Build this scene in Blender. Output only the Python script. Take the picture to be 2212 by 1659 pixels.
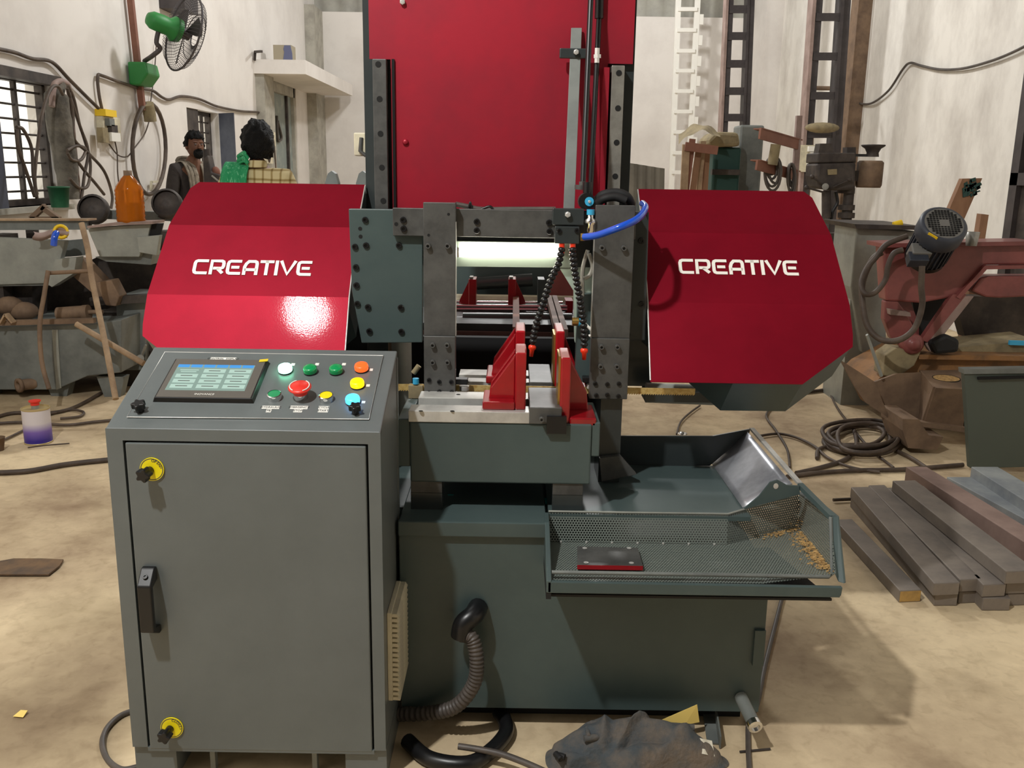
import bpy, math, random
from mathutils import Vector, Matrix, Quaternion
random.seed(7)
sc = bpy.context.scene
for o in list(bpy.data.objects): bpy.data.objects.remove(o)
# ---------------------------------------------------------------- camera
F = 1996.0; H = 1.45
UPC = Vector((135, 8670, 1996)).normalized()
FWC = Vector((0, 0, -1))
YC = (FWC - FWC.dot(UPC) * UPC).normalized()
XC = YC.cross(UPC)
RW = Matrix((XC, YC, UPC))
cam_d = bpy.data.cameras.new('camera'); cam = bpy.data.objects.new('camera', cam_d)
sc.collection.objects.link(cam); sc.camera = cam
cam_d.sensor_width = 36; cam_d.lens = 36 * F / 2212; cam_d.clip_start = .05; cam_d.clip_end = 200
cam.matrix_world = Matrix.Translation((0, 0, H)) @ RW.to_4x4()
# ---------------------------------------------------------------- world, lamps, exposure
w = bpy.data.worlds.new('sky'); sc.world = w; w.use_nodes = True
wb = w.node_tree.nodes['Background']; wb.inputs[0].default_value = (1.0, .95, .82, 1); wb.inputs[1].default_value = 1.6
def lamp(name, kind, loc, power, col, size, aim=None, spot=None):
    d = bpy.data.lights.new(name, kind); d.energy = power; d.color = col
    if kind == 'AREA': d.shape = 'RECTANGLE'; d.size = size[0]; d.size_y = size[1]
    else: d.shadow_soft_size = size
    o = bpy.data.objects.new(name, d); sc.collection.objects.link(o); o.location = loc
    if aim is not None: o.rotation_euler = (Vector(aim) - Vector(loc)).to_track_quat('-Z', 'Y').to_euler()
    return o
WARM = (1.0, .995, .965)
lamp('hall_lamp_front', 'POINT', (-1.42, .28, 4.1), 500, WARM, .07)
lamp('hall_lamp_back', 'POINT', (.6, 13.4, 5.2), 290, (1, .995, .98), .2)
lamp('hall_fill_middle', 'POINT', (-.3, 9.0, 5.6), 520, (1, .995, .98), .25)  # unseen fill lamp added to brighten the hall walls and floor
sc.view_settings.view_transform = 'Standard'; sc.view_settings.look = 'None'
sc.view_settings.exposure = 0.0; sc.view_settings.gamma = 1.0
sc.view_settings.use_curve_mapping = False
# ---------------------------------------------------------------- pixel rays -> points of the place
def ray(px, py): return RW @ Vector(((px - 1106) / F, -(py - 829.5) / F, -1))
def at(px, py, y=None, z=None, x=None):
    d = ray(px, py)
    t = y / d.y if y is not None else (x / d.x if x is not None else (z - H) / d.z)
    return Vector((0, 0, H)) + d * t
def onp(px, py, p, n):
    d = ray(px, py); c = Vector((0, 0, H))
    return c + d * ((Vector(p) - c).dot(n) / d.dot(n))
V = Vector
# ---------------------------------------------------------------- materials
def S(r, g, b):
    return tuple((c / 255 / 12.92) if c <= 10 else ((c / 255 + .055) / 1.055) ** 2.4 for c in (r, g, b)) + (1,)
def mat(name, col, rough=.5, metal=0., col2=None, scale=6., det=5., bump=0., coat=0., spec=.5, bscale=None,
        lo=.4, hi=.65, emit=None, es=0., trans=0., coatr=.1, stretch=None):
    m = bpy.data.materials.new(name); m.use_nodes = True; nt = m.node_tree; N = nt.nodes; L = nt.links
    b = N['Principled BSDF']; b.inputs['Base Color'].default_value = col; b.inputs['Roughness'].default_value = rough
    b.inputs['Metallic'].default_value = metal; b.inputs['Coat Weight'].default_value = coat
    b.inputs['Coat Roughness'].default_value = coatr; b.inputs['Specular IOR Level'].default_value = spec
    b.inputs['Transmission Weight'].default_value = trans
    if emit: b.inputs['Emission Color'].default_value = emit; b.inputs['Emission Strength'].default_value = es
    tc = N.new('ShaderNodeTexCoord'); src = tc.outputs['Object']
    if stretch:
        mp = N.new('ShaderNodeMapping'); mp.inputs['Scale'].default_value = stretch; L.new(src, mp.inputs['Vector']); src = mp.outputs[0]
    nz = N.new('ShaderNodeTexNoise'); nz.inputs['Scale'].default_value = scale; nz.inputs['Detail'].default_value = det
    nz.inputs['Roughness'].default_value = .65; L.new(src, nz.inputs['Vector'])
    if col2:
        r = N.new('ShaderNodeValToRGB'); r.color_ramp.elements[0].position = lo; r.color_ramp.elements[1].position = hi
        r.color_ramp.elements[0].color = col; r.color_ramp.elements[1].color = col2
        L.new(nz.outputs[0], r.inputs[0]); L.new(r.outputs[0], b.inputs['Base Color'])
    if bump:
        bp = N.new('ShaderNodeBump'); bp.inputs['Strength'].default_value = bump; bp.inputs['Distance'].default_value = .02
        if bscale:
            n2 = N.new('ShaderNodeTexNoise'); n2.inputs['Scale'].default_value = bscale; n2.inputs['Detail'].default_value = 3
            L.new(src, n2.inputs['Vector']); L.new(n2.outputs[0], bp.inputs['Height'])
        else: L.new(nz.outputs[0], bp.inputs['Height'])
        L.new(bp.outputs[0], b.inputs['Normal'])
        if coat: L.new(bp.outputs[0], b.inputs['Coat Normal'])
    return m
MT = {}
def T(k, *a, **kw): MT[k] = mat(k, *a, **kw)
T('console', S(95, 101, 101), .4, 0, S(102, 108, 108), 3, bump=.02, bscale=260, coat=.15, coatr=.3)
T('machine', S(68, 82, 82), .36, 0, S(76, 90, 89), 3, bump=.015, bscale=200, coat=.08, coatr=.25, spec=.4)
T('machine_dark', S(44, 50, 51), .35, 0, S(54, 60, 60), 4, coat=.2)
T('red', S(142, 13, 37), .5, .55, S(130, 10, 33), 3, bump=.014, bscale=260, coat=.07, coatr=.05, spec=.2)
T('red_panel', S(166, 20, 44), .5, .4, S(142, 24, 44), 2.2, bump=.02, bscale=400, coat=.25, coatr=.3)
T('red_cast', S(165, 12, 26), .3, .05, S(135, 8, 20), 5, coat=.6, coatr=.1)
T('steel', S(160, 158, 150), .36, .4, S(126, 124, 118), 9, bump=.02)
T('steel_dark', S(98, 98, 96), .42, .35, S(72, 72, 71), 8, bump=.03)
T('steel_bright', S(212, 211, 206), .28, .35, S(182, 180, 176), 10)
T('galv', S(188, 190, 196), .38, .6, S(140, 142, 150), 5, bump=.03)
T('chrome', S(220, 220, 220), .12, 1)
T('black', S(20, 20, 22), .35); T('black_matte', S(24, 24, 25), .7); T('hole', S(10, 10, 10), .8)
T('rubber', S(72, 66, 62), .5, 0, S(90, 82, 76), 8); T('cable', S(66, 54, 46), .6, 0, S(96, 82, 70), 6)
T('white', S(238, 236, 228), .5); T('cream', S(222, 214, 186), .55, 0, S(190, 182, 160), 8)
T('letter', S(250, 246, 238), .5)
T('cyan', S(60, 170, 215), .4); T('blue_hose', S(24, 84, 205), .18, 0, coat=.6); T('orange_red', S(240, 58, 24), .35)
T('brass', S(196, 160, 90), .3, .9); T('blade', S(222, 196, 130), .4, .3, S(190, 150, 80), 60)
T('yellow', S(246, 226, 20), .45); T('teal', S(30, 168, 168), .4)
T('green_btn', S(6, 150, 82), .25, coat=.5); T('red_btn', S(226, 52, 40), .35); T('yellow_btn', S(240, 222, 20), .35)
T('green_cap', S(40, 146, 92), .4)
T('lit_green', S(60, 255, 170), .3, emit=(.25, 1, .6, 1), es=9); T('lit_red', S(255, 60, 20), .3, emit=(1, .1, .015, 1), es=1.6)
T('lit_yellow', S(255, 200, 0), .3, emit=(1, .62, .0, 1), es=1.3); T('lit_blue', S(40, 160, 255), .3, emit=(.04, .4, 1, 1), es=4)
T('screen', S(20, 30, 28), .2, emit=S(176, 204, 190), es=.62); T('screen_btn', S(20, 30, 28), .2, emit=S(206, 236, 220), es=.8)
T('screen_tab', S(10, 20, 30), .2, emit=S(84, 170, 245), es=.9); T('ink', S(70, 72, 70), .6)
T('led', S(255, 250, 235), .4, emit=(1, .95, .8, 1), es=16); T('led_shade', S(150, 164, 152), .45)
T('bronze_bezel', S(98, 94, 88), .3, 0, coat=.3)
T('wall', S(228, 223, 217), .9, 0, S(212, 206, 200), 1.4, 8, bump=.08, lo=.42, hi=.72)
T('wall_rough', S(236, 232, 224), .9, 0, S(200, 194, 186), 2.2, 9, bump=.16, lo=.42, hi=.74, stretch=(1, 1, .6))
T('roof', S(92, 90, 86), .9); T('plaster', S(176, 172, 160), .9, 0, S(150, 146, 136), 5, 6)
T('floor', S(228, 207, 170), .85, 0, S(164, 141, 113), 1.1, 9, bump=.12, lo=.38, hi=.68)
T('dark_iron', S(58, 52, 50), .6, .3, S(84, 76, 70), 7, bump=.05)
T('column_iron', S(60, 55, 56), .55, .25, S(82, 76, 76), 3)
T('primer_pink', S(158, 136, 128), .7, 0, S(132, 112, 104), 5)
T('redoxide', S(126, 82, 66), .7, 0, S(140, 94, 76), 6); T('maroon', S(138, 74, 70), .5, .0, S(114, 60, 58), 4, coat=.2)
T('rust', S(150, 108, 66), .75, .05, S(116, 88, 62), 7, bump=.06); T('rustbrown', S(134, 110, 88), .75, .05, S(106, 86, 70), 6, bump=.05)
T('grey_steel', S(124, 128, 124), .5, .1, S(98, 102, 100), 4, bump=.03); T('grey_light', S(154, 156, 148), .5, .1, S(130, 132, 126), 4)
T('bar_steel', S(138, 128, 118), .6, .15, S(112, 104, 98), 4, bump=.04); T('bar_blue', S(124, 130, 136), .55, .15, S(156, 160, 160), 4)
T('bar_pink', S(152, 128, 118), .65, .1, S(128, 106, 98), 4); T('cut_end', S(196, 158, 92), .6, .1, S(160, 130, 80), 20)
T('green_plate', S(84, 92, 84), .45, .1, S(82, 90, 82), 2); T('motor', S(50, 54, 64), .45, .1, S(64, 68, 78), 5)
T('motor_grey', S(120, 118, 114), .5, .1); T('shutter', S(56, 60, 76), .6, .1, S(74, 78, 92), 5)
T('door_paint', S(136, 146, 142), .7, 0, S(168, 172, 164), 5, 8, lo=.5, hi=.7); T('fan_green', S(40, 128, 58), .5)
T('wood', S(150, 112, 84), .75, 0, S(122, 88, 64), 7, stretch=(1, 1, .2)); T('wood_pale', S(176, 150, 120), .8, 0, S(140, 116, 92), 6)
T('carton', S(160, 150, 128), .8); T('carton_blue', S(96, 100, 130), .7)
T('cloth', S(70, 76, 80), .95, 0, S(112, 100, 88), 9, 6, bump=.25, bscale=90); T('cloth_pale', S(214, 208, 190), .9); T('paper', S(244, 214, 120), .8)
T('skin', S(112, 74, 52), .6, 0, S(98, 62, 44), 12); T('hair', S(9, 8, 8), .6, spec=.2, bump=.6, bscale=140)
T('shirt_dark', S(52, 46, 44), .9, 0, S(62, 56, 52), 12, bump=.2, bscale=40); T('trousers', S(50, 52, 62), .9)
T('scarf_grey', S(150, 140, 124), .9, 0, S(108, 98, 86), 30); T('scarf_green', S(30, 138, 86), .85, 0, S(140, 214, 170), 14, stretch=(5, 5, .3), lo=.55, hi=.72)
T('eye', S(96, 84, 78), .4); T('canvas', S(112, 106, 96), .95, 0, S(74, 70, 64), 8, 6, bump=.5, bscale=24); T('sandal', S(60, 44, 34), .7)
T('rag', S(150, 136, 104), .9, 0, S(120, 108, 84), 9); T('green_dark', S(28, 66, 60), .6); T('label_yellow', S(240, 200, 30), .5)
T('cardboard_dirty', S(118, 92, 66), .85, 0, S(84, 70, 58), 8); T('can_lid', S(196, 178, 130), .4, .5); T('sheet_dark', S(122, 118, 108), .7, .0, S(104, 100, 92), 5); T('sheet_pale', S(168, 166, 156), .8, 0, S(150, 148, 140), 3)
T('dust', S(208, 170, 110), .9, 0, S(150, 118, 76), 60); T('green_plastic', S(30, 88, 58), .6, 0, S(44, 104, 70), 8)

def amber():
    m = mat('amber_plastic', S(214, 124, 36), .12, 0, trans=.6); m.node_tree.nodes['Principled BSDF'].inputs['IOR'].default_value = 1.2; MT['amber'] = m
amber()
def perforated():
    m = bpy.data.materials.new('perforated_sheet'); m.use_nodes = True; nt = m.node_tree; N = nt.nodes; L = nt.links
    b = N['Principled BSDF']; b.inputs['Base Color'].default_value = S(112, 120, 114); b.inputs['Roughness'].default_value = .5
    uv = N.new('ShaderNodeUVMap'); sp = N.new('ShaderNodeSeparateXYZ'); L.new(uv.outputs[0], sp.inputs[0])
    def mt(op, a, c=None):
        n = N.new('ShaderNodeMath'); n.operation = op
        for i, q in enumerate((a, c)):
            if q is None: continue
            if isinstance(q, (int, float)): n.inputs[i].default_value = q
            else: L.new(q, n.inputs[i])
        return n.outputs[0]
    p = .0072; out = None
    for off in (0, .5):
        u = mt('SUBTRACT', mt('FRACT', mt('ADD', mt('DIVIDE', sp.outputs[0], p), off)), .5)
        v = mt('MULTIPLY', mt('SUBTRACT', mt('FRACT', mt('ADD', mt('DIVIDE', sp.outputs[1], p * 1.732), off)), .5), 1.732)
        d = mt('SQRT', mt('ADD', mt('MULTIPLY', u, u), mt('MULTIPLY', v, v)))
        h = mt('LESS_THAN', d, .31); out = h if out is None else mt('MAXIMUM', out, h)
    tr = N.new('ShaderNodeBsdfTransparent'); mx = N.new('ShaderNodeMixShader'); L.new(out, mx.inputs[0]); L.new(b.outputs[0], mx.inputs[1]); L.new(tr.outputs[0], mx.inputs[2])
    L.new(mx.outputs[0], N['Material Output'].inputs[0]); MT['perf'] = m
perforated()
def paint_can():
    m = mat('can_paint', S(220, 214, 216), .35); nt = m.node_tree; N = nt.nodes; L = nt.links
    tc = N.new('ShaderNodeTexCoord'); sp = N.new('ShaderNodeSeparateXYZ'); L.new(tc.outputs['Generated'], sp.inputs[0])
    r = N.new('ShaderNodeValToRGB'); e = r.color_ramp.elements
    e[0].position = .12; e[0].color = S(52, 38, 140); e[1].position = .62; e[1].color = S(214, 208, 214)
    q = e.new(.38); q.color = S(120, 96, 178); L.new(sp.outputs[2], r.inputs[0]); L.new(r.outputs[0], N['Principled BSDF'].inputs['Base Color']); MT['can'] = m
paint_can()
def floor_wear():
    m = MT['floor']; nt = m.node_tree; N = nt.nodes; L = nt.links; b = N['Principled BSDF']; base = b.inputs['Base Color'].links[0].from_socket
    tc = N.new('ShaderNodeTexCoord')
    for sc_, lo, hi, col in ((.7, .54, .66, (.62, .60, .57, 1)), (4.5, .5, .72, (.80, .77, .74, 1)), (26, .5, .75, (.84, .82, .80, 1))):
        n = N.new('ShaderNodeTexNoise'); n.inputs['Scale'].default_value = sc_; n.inputs['Detail'].default_value = 7; n.inputs['Distortion'].default_value = .6; L.new(tc.outputs['Object'], n.inputs['Vector'])
        r = N.new('ShaderNodeValToRGB'); r.color_ramp.elements[0].position = lo; r.color_ramp.elements[1].position = hi; r.color_ramp.elements[0].color = (1, 1, 1, 1); r.color_ramp.elements[1].color = col; L.new(n.outputs[0], r.inputs[0])
        x = N.new('ShaderNodeMix'); x.data_type = 'RGBA'; x.blend_type = 'MULTIPLY'; x.inputs[0].default_value = 1; L.new(base, x.inputs[6]); L.new(r.outputs[0], x.inputs[7]); base = x.outputs[2]
    L.new(base, b.inputs['Base Color'])
floor_wear()
def checked():
    m = mat('checked_shirt', S(190, 176, 140), .9); nt = m.node_tree; N = nt.nodes; L = nt.links
    tc = N.new('ShaderNodeTexCoord'); r = None
    for ax, sc_ in (('X', 34), ('Z', 30)):
        wv = N.new('ShaderNodeTexWave'); wv.bands_direction = ax; wv.inputs['Scale'].default_value = sc_ / 6; wv.inputs['Distortion'].default_value = 1.2
        L.new(tc.outputs['Object'], wv.inputs['Vector'])
        rr = N.new('ShaderNodeValToRGB'); rr.color_ramp.elements[0].position = .0; rr.color_ramp.elements[0].color = S(190, 176, 146); rr.color_ramp.elements[1].position = .22; rr.color_ramp.elements[1].color = (1, 1, 1, 1)
        L.new(wv.outputs[1], rr.inputs[0])
        if r is None: r = rr.outputs[0]
        else:
            mx = N.new('ShaderNodeMix'); mx.data_type = 'RGBA'; mx.blend_type = 'MULTIPLY'; mx.inputs[0].default_value = 1; L.new(r, mx.inputs[6]); L.new(rr.outputs[0], mx.inputs[7]); r = mx.outputs[2]
    m2 = N.new('ShaderNodeMix'); m2.data_type = 'RGBA'; m2.blend_type = 'MULTIPLY'; m2.inputs[0].default_value = 1; m2.inputs[6].default_value = S(196, 182, 140); L.new(r, m2.inputs[7])
    L.new(m2.outputs[2], N['Principled BSDF'].inputs['Base Color']); MT['checked'] = m
checked()
# ---------------------------------------------------------------- mesh builder
def frame(axis):
    a = V(axis).normalized(); r = V((0, 0, 1)) if abs(a.z) < .9 else V((1, 0, 0))
    u = r.cross(a).normalized(); return u, a.cross(u), a
class M:
    def __init__(s): s.v = []; s.f = []; s.s = []; s.uv = None
    def add(s, vs, fs, sm=False):
        k = len(s.v); s.v += [tuple(p) for p in vs]; s.f += [tuple(i + k for i in f) for f in fs]; s.s += [sm] * len(fs); return s
    def box(s, x0, x1, y0, y1, z0, z1):
        if x0 > x1: x0, x1 = x1, x0
        if y0 > y1: y0, y1 = y1, y0
        if z0 > z1: z0, z1 = z1, z0
        return s.add([(x0, y0, z0), (x1, y0, z0), (x1, y1, z0), (x0, y1, z0), (x0, y0, z1), (x1, y0, z1), (x1, y1, z1), (x0, y1, z1)],
                     [(0, 3, 2, 1), (4, 5, 6, 7), (0, 1, 5, 4), (1, 2, 6, 5), (2, 3, 7, 6), (3, 0, 4, 7)])
    def obox(s, c, u, v, n):   # centre and three half-vectors
        c = V(c); u = V(u); v = V(v); n = V(n)
        if u.cross(v).dot(n) < 0: n = -n
        p = [c + a * u + b * v + d * n for d in (-1, 1) for a, b in ((-1, -1), (1, -1), (1, 1), (-1, 1))]
        return s.add(p, [(0, 3, 2, 1), (4, 5, 6, 7), (0, 1, 5, 4), (1, 2, 6, 5), (2, 3, 7, 6), (3, 0, 4, 7)])
    def bar(s, a, b, wd, ht, up=(0, 0, 1)):
        a = V(a); b = V(b); d = (b - a); u = d.cross(V(up)).normalized(); n = u.cross(d).normalized()
        return s.obox((a + b) / 2, d / 2, u * wd / 2, n * ht / 2)
    def prism(s, poly, vec):
        n = len(poly); vec = V(vec); p = [V(q) for q in poly]
        nn = V((0, 0, 0))
        for i in range(n): nn += p[i].cross(p[(i + 1) % n])
        if nn.dot(vec) > 0: p = p[::-1]
        q = [a + vec for a in p]
        return s.add(p + q, [tuple(range(n)), tuple(range(2 * n - 1, n - 1, -1))] + [(i, i + n, (i + 1) % n + n, (i + 1) % n) for i in range(n)])
    def sheet(s, quad, t):
        p = [V(q) for q in quad]; n = (p[1] - p[0]).cross(p[2] - p[0]).normalized()
        return s.prism(p, n * t)
    def cyl(s, a, b, r, n=16, r2=None, caps=True):
        a = V(a); b = V(b); u, v, _ = frame(b - a); r2 = r if r2 is None else r2
        ra = [a + (u * math.cos(2 * math.pi * i / n) + v * math.sin(2 * math.pi * i / n)) * r for i in range(n)]
        rb = [b + (u * math.cos(2 * math.pi * i / n) + v * math.sin(2 * math.pi * i / n)) * r2 for i in range(n)]
        s.add(ra + rb, [(i, (i + 1) % n, (i + 1) % n + n, i + n) for i in range(n)], n > 6)
        if caps: s.add(ra, [tuple(range(n - 1, -1, -1))]); s.add(rb, [tuple(range(n))])
        return s
    def lathe(s, prof, o, axis, n=20, hard=False):
        u, v, a = frame(axis); o = V(o); segs = []
        if hard:
            for i in range(len(prof) - 1): segs.append(prof[i:i + 2])
        else: segs = [prof]
        for pr in segs:
            vs = []; fs = []
            for r, h in pr:
                vs += [o + a * h + (u * math.cos(2 * math.pi * i / n) + v * math.sin(2 * math.pi * i / n)) * r for i in range(n)]
            for k in range(len(pr) - 1):
                fs += [(k * n + i, k * n + (i + 1) % n, (k + 1) * n + (i + 1) % n, (k + 1) * n + i) for i in range(n)]
            s.add(vs, fs, True)
        return s
    def tube(s, pts, r, n=8, closed=False, smooth=0, caps=True):
        p = [V(q) for q in pts]
        if smooth: p = spline(p, smooth, closed)
        N_ = len(p); rings = []; u = None
        for i in range(N_):
            t = (p[(i + 1) % N_] - p[i - 1]) if closed else (p[min(i + 1, N_ - 1)] - p[max(i - 1, 0)])
            t = t.normalized() if t.length > 1e-9 else V((0, 0, 1))
            if u is None: u = frame(t)[0]
            u = (u - u.dot(t) * t); u = u.normalized() if u.length > 1e-6 else frame(t)[0]
            v = t.cross(u); rr = r[i * len(r) // N_] if isinstance(r, (list, tuple)) else r
            rings.append([p[i] + (u * math.cos(2 * math.pi * k / n) + v * math.sin(2 * math.pi * k / n)) * rr for k in range(n)])
        vs = [q for g in rings for q in g]; m = N_ if closed else N_ - 1
        s.add(vs, [(i * n + k, i * n + (k + 1) % n, ((i + 1) % N_) * n + (k + 1) % n, ((i + 1) % N_) * n + k) for i in range(m) for k in range(n)], True)
        if not closed and caps: s.add(rings[0], [tuple(range(n - 1, -1, -1))]); s.add(rings[-1], [tuple(range(n))])
        return s
    def sphere(s, c, r, n=14, m=9, top=1., bot=0.):
        c = V(c); r = V(r) if hasattr(r, '__len__') else V((r, r, r)); vs = []; fs = []
        for j in range(m + 1):
            th = math.pi * (bot + (top - bot) * j / m) - math.pi / 2
            for i in range(n):
                ph = 2 * math.pi * i / n; vs.append(c + V((r.x * math.cos(th) * math.cos(ph), r.y * math.cos(th) * math.sin(ph), r.z * math.sin(th))))
        fs = [(j * n + i, j * n + (i + 1) % n, (j + 1) * n + (i + 1) % n, (j + 1) * n + i) for j in range(m) for i in range(n)]
        return s.add(vs, fs, True)
    def grid(s, nx, ny, fn, sm=True):
        vs = [fn(i / nx, j / ny) for j in range(ny + 1) for i in range(nx + 1)]; k = nx + 1
        return s.add(vs, [(j * k + i, j * k + i + 1, (j + 1) * k + i + 1, (j + 1) * k + i) for j in range(ny) for i in range(nx)], sm)
def spline(p, k=6, closed=False):
    n = len(p); out = []; rng = n if closed else n - 1
    for i in range(rng):
        a, b, c, d = (p[(i - 1) % n], p[i], p[(i + 1) % n], p[(i + 2) % n]) if closed else (p[max(i - 1, 0)], p[i], p[i + 1], p[min(i + 2, n - 1)])
        for j in range(k):
            t = j / k; out.append(.5 * (2 * b + (c - a) * t + (2 * a - 5 * b + 4 * c - d) * t * t + (3 * b - a - 3 * c + d) * t ** 3))
    if not closed: out.append(p[-1])
    return out
COL = sc.collection; WL = {}
def tag(o, label=None, cat=None, group=None, kind=None):
    for k, v_ in (('label', label), ('category', cat), ('group', group), ('kind', kind)):
        if v_: o[k] = v_
    return o
def thing(name, label, cat, loc, group=None):
    o = bpy.data.objects.new(name, None); COL.objects.link(o); o.location = loc; o.empty_display_size = .05
    WL[o.name] = V(loc); return tag(o, label, cat, group)
def mesh(name, m, mt):
    me = bpy.data.meshes.new(name); me.from_pydata(m.v, [], m.f); me.polygons.foreach_set('use_smooth', m.s)
    me.materials.append(MT[mt]); return me
def ob(name, m, mt, par=None, label=None, cat=None, group=None, kind=None, bev=0, seg=2, org=None):
    if par is not None: o0 = WL[par.name]
    if org is None:
        xs = [q[0] for q in m.v]; ys = [q[1] for q in m.v]; zs = [q[2] for q in m.v]
        org = V(((min(xs) + max(xs)) / 2, (min(ys) + max(ys)) / 2, min(zs)))
    m.v = [(q[0] - org.x, q[1] - org.y, q[2] - org.z) for q in m.v]
    o = bpy.data.objects.new(name, mesh(name, m, mt)); COL.objects.link(o)
    o.location = org - o0 if par is not None else org
    if par is not None: o.parent = par
    WL[o.name] = V(org)
    if bev:
        b = o.modifiers.new('bevel', 'BEVEL'); b.width = bev; b.segments = seg; b.limit_method = 'ANGLE'; b.angle_limit = .6
    return tag(o, label, cat, group, kind)
def inst(name, me, loc, par=None, rot=None, scale=None, **kw):
    o = bpy.data.objects.new(name, me); COL.objects.link(o)
    o.location = V(loc) - WL[par.name] if par is not None else V(loc)
    if par is not None: o.parent = par
    if rot is not None: o.rotation_mode = 'QUATERNION'; o.rotation_quaternion = rot
    if scale: o.scale = scale
    WL[o.name] = V(loc); return tag(o, **kw)
def text(name, body, size, loc, u, v, mt, par, align='CENTER'):
    c = bpy.data.curves.new(name, 'FONT'); c.body = body; c.size = size; c.align_x = align; c.align_y = 'CENTER'; c.extrude = .0002
    t = bpy.data.objects.new(name + '_tmp', c); COL.objects.link(t)
    me = bpy.data.meshes.new_from_object(t.evaluated_get(bpy.context.evaluated_depsgraph_get())); bpy.data.objects.remove(t)
    me.materials.clear(); me.materials.append(MT[mt])
    u = V(u).normalized(); v = V(v).normalized(); n = u.cross(v)
    q = Matrix((u, v, n)).transposed().to_quaternion()
    return inst(name, me, V(loc) + n * .0004, par, q)
# shared small hardware: axis of all is +Z, set by a rotation
def rotz(axis): return V((0, 0, 1)).rotation_difference(V(axis).normalized())
def screw_mesh(r, h, mt='black'):
    m = M(); m.lathe([(r, 0), (r, h * .8), (r * .9, h), (r * .52, h)], (0, 0, 0), (0, 0, 1), 14, True)
    m.cyl((0, 0, h), (0, 0, h * .35), r * .52, 6, caps=False); m.add([(r * .52 * math.cos(math.pi * i / 3), r * .52 * math.sin(math.pi * i / 3), h * .36) for i in range(6)], [tuple(range(6))])
    return mesh('socket_screw', m, mt)
SCREW = screw_mesh(.0085, .006); SCREWL = screw_mesh(.0085, .014, 'steel_dark')
def hole_mesh(r, d=.0006):
    m = M(); m.cyl((0, 0, 0), (0, 0, d), r, 14); return mesh('bolt_hole', m, 'hole')
HOLE = hole_mesh(.0055)
def hexm(r, h, mt='steel'):
    m = M(); m.cyl((0, 0, 0), (0, 0, h), r, 6); m.lathe([(r * .8, h), (r * .55, h + .001), (0.0005, h + .001)], (0, 0, 0), (0, 0, 1), 12, True); return mesh('hex_bolt', m, mt)
HEX = hexm(.011, .009); HEXS = hexm(.008, .012, 'steel_bright')
FRONT = (0, -1, 0)
# ================================================================ the hall
def A(px, py, y): return at(px, py, y=y)
XL, XR, YB, ZT = -3.5, 4.3, 16.8, 6.2
ob('floor', M().box(-3.9, 4.7, -5, 17.2, -.1, 0), 'floor', kind='structure', label='dusty beige concrete workshop floor')
ob('ceiling', M().box(-3.9, 4.7, -5, 17.2, ZT, ZT + .1), 'roof', kind='structure')
W1 = (6.2, 7.36, 1.15, 2.07); W2 = (10.2, 11.3, 1.15, 2.06); D1 = (13.5, 15.3, 0, 2.75)
m = M(); ys = [-5, W1[0], W1[1], W2[0], W2[1], D1[0], D1[1], 17.05]
for i in range(7):
    a, b = ys[i], ys[i + 1]; op = {1: W1, 3: W2, 5: D1}.get(i)
    if op is None: m.box(XL - .25, XL, a, b, 0, ZT)
    else:
        if op[2] > 0: m.box(XL - .25, XL, a, b, 0, op[2])
        m.box(XL - .25, XL, a, b, op[3], ZT)
wl = ob('wall_left', m, 'wall', kind='structure', org=V((XL, 6, 0)))
wb_ = ob('wall_back', M().box(XL, XR, YB, YB + .25, 0, 4.06), 'wall', kind='structure')
m = M(); n = 104
m.grid(n, 1, lambda u, v: V((XL + (XR - XL) * u, YB + .12 + .03 * math.sin(u * n * math.pi / 2), 4.06 + v * (ZT - 4.06))))
ob('wall_upper', m, 'sheet_pale', kind='structure', label='ribbed grey sheet cladding above the back wall')
ob('wall_right', M().box(XR, XR + .25, -5, YB, 0, ZT), 'wall_rough', kind='structure')
ob('wall_front', M().box(XL, XR, -5.2, -5, 0, ZT), 'roof', kind='structure')
ob('trim_1', M().box(XR - .28, XR, 15.9, YB, 0, ZT), 'wall', kind='structure', label='white corner pier at the back right')
p = at(1846, 150, x=4.2)
ob('trim_2', M().box(4.13, XR, p.y - .13, p.y + .13, 0, ZT), 'rustbrown', kind='structure', label='brown stained concrete pilaster on the right wall')
m = M(); m.box(XL, XL + .16, 16.1, 16.8, 0, 4.06); ob('trim_3', m, 'plaster', kind='structure', label='grey plaster strip in the back left corner')
# windows with bars
def window(name, wd, bars_y, nz, leaf=None):
    y0, y1, z0, z1 = wd; t = .045
    m = M()
    m.box(XL - .16, XL - .1, y0, y0 + t, z0, z1).box(XL - .16, XL - .1, y1 - t, y1, z0, z1).box(XL - .16, XL - .1, y0, y1, z1 - t, z1).box(XL - .16, XL - .1, y0, y1, z0, z0 + t)
    fr = ob(name, m, 'dark_iron', kind='structure', label='barred steel window in the left wall')
    for y in bars_y: ob('bar', M().box(XL - .145, XL - .115, y - .018, y + .018, z0, z1), 'dark_iron', fr)
    for k in range(1, nz):
        z = z0 + (z1 - z0) * k / nz; ob('bar', M().cyl((XL - .13, y0, z), (XL - .13, y1, z), .009, 6), 'dark_iron', fr)
    return fr
f1 = window('window_1', W1, (6.62, 6.96), 9)
ob('sill', M().box(XL - .25, XL + .05, W1[0], W1[1], W1[2] - .04, W1[2]), 'plaster', f1)
ob('shutter', M().box(XL - .02, XL + .02, 5.95, 6.46, 1.12, 2.1), 'shutter', f1)
ob('lintel_plate', M().box(XL - .08, XL + .015, 5.9, 7.4, 2.03, 2.1), 'dark_iron', f1)
f2 = window('window_2', W2, (10.72, 11.05), 8)
ob('shutter', M().box(XL - .06, XL - .02, 10.2, 10.62, 1.15, 2.06), 'dark_iron', f2)
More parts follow.
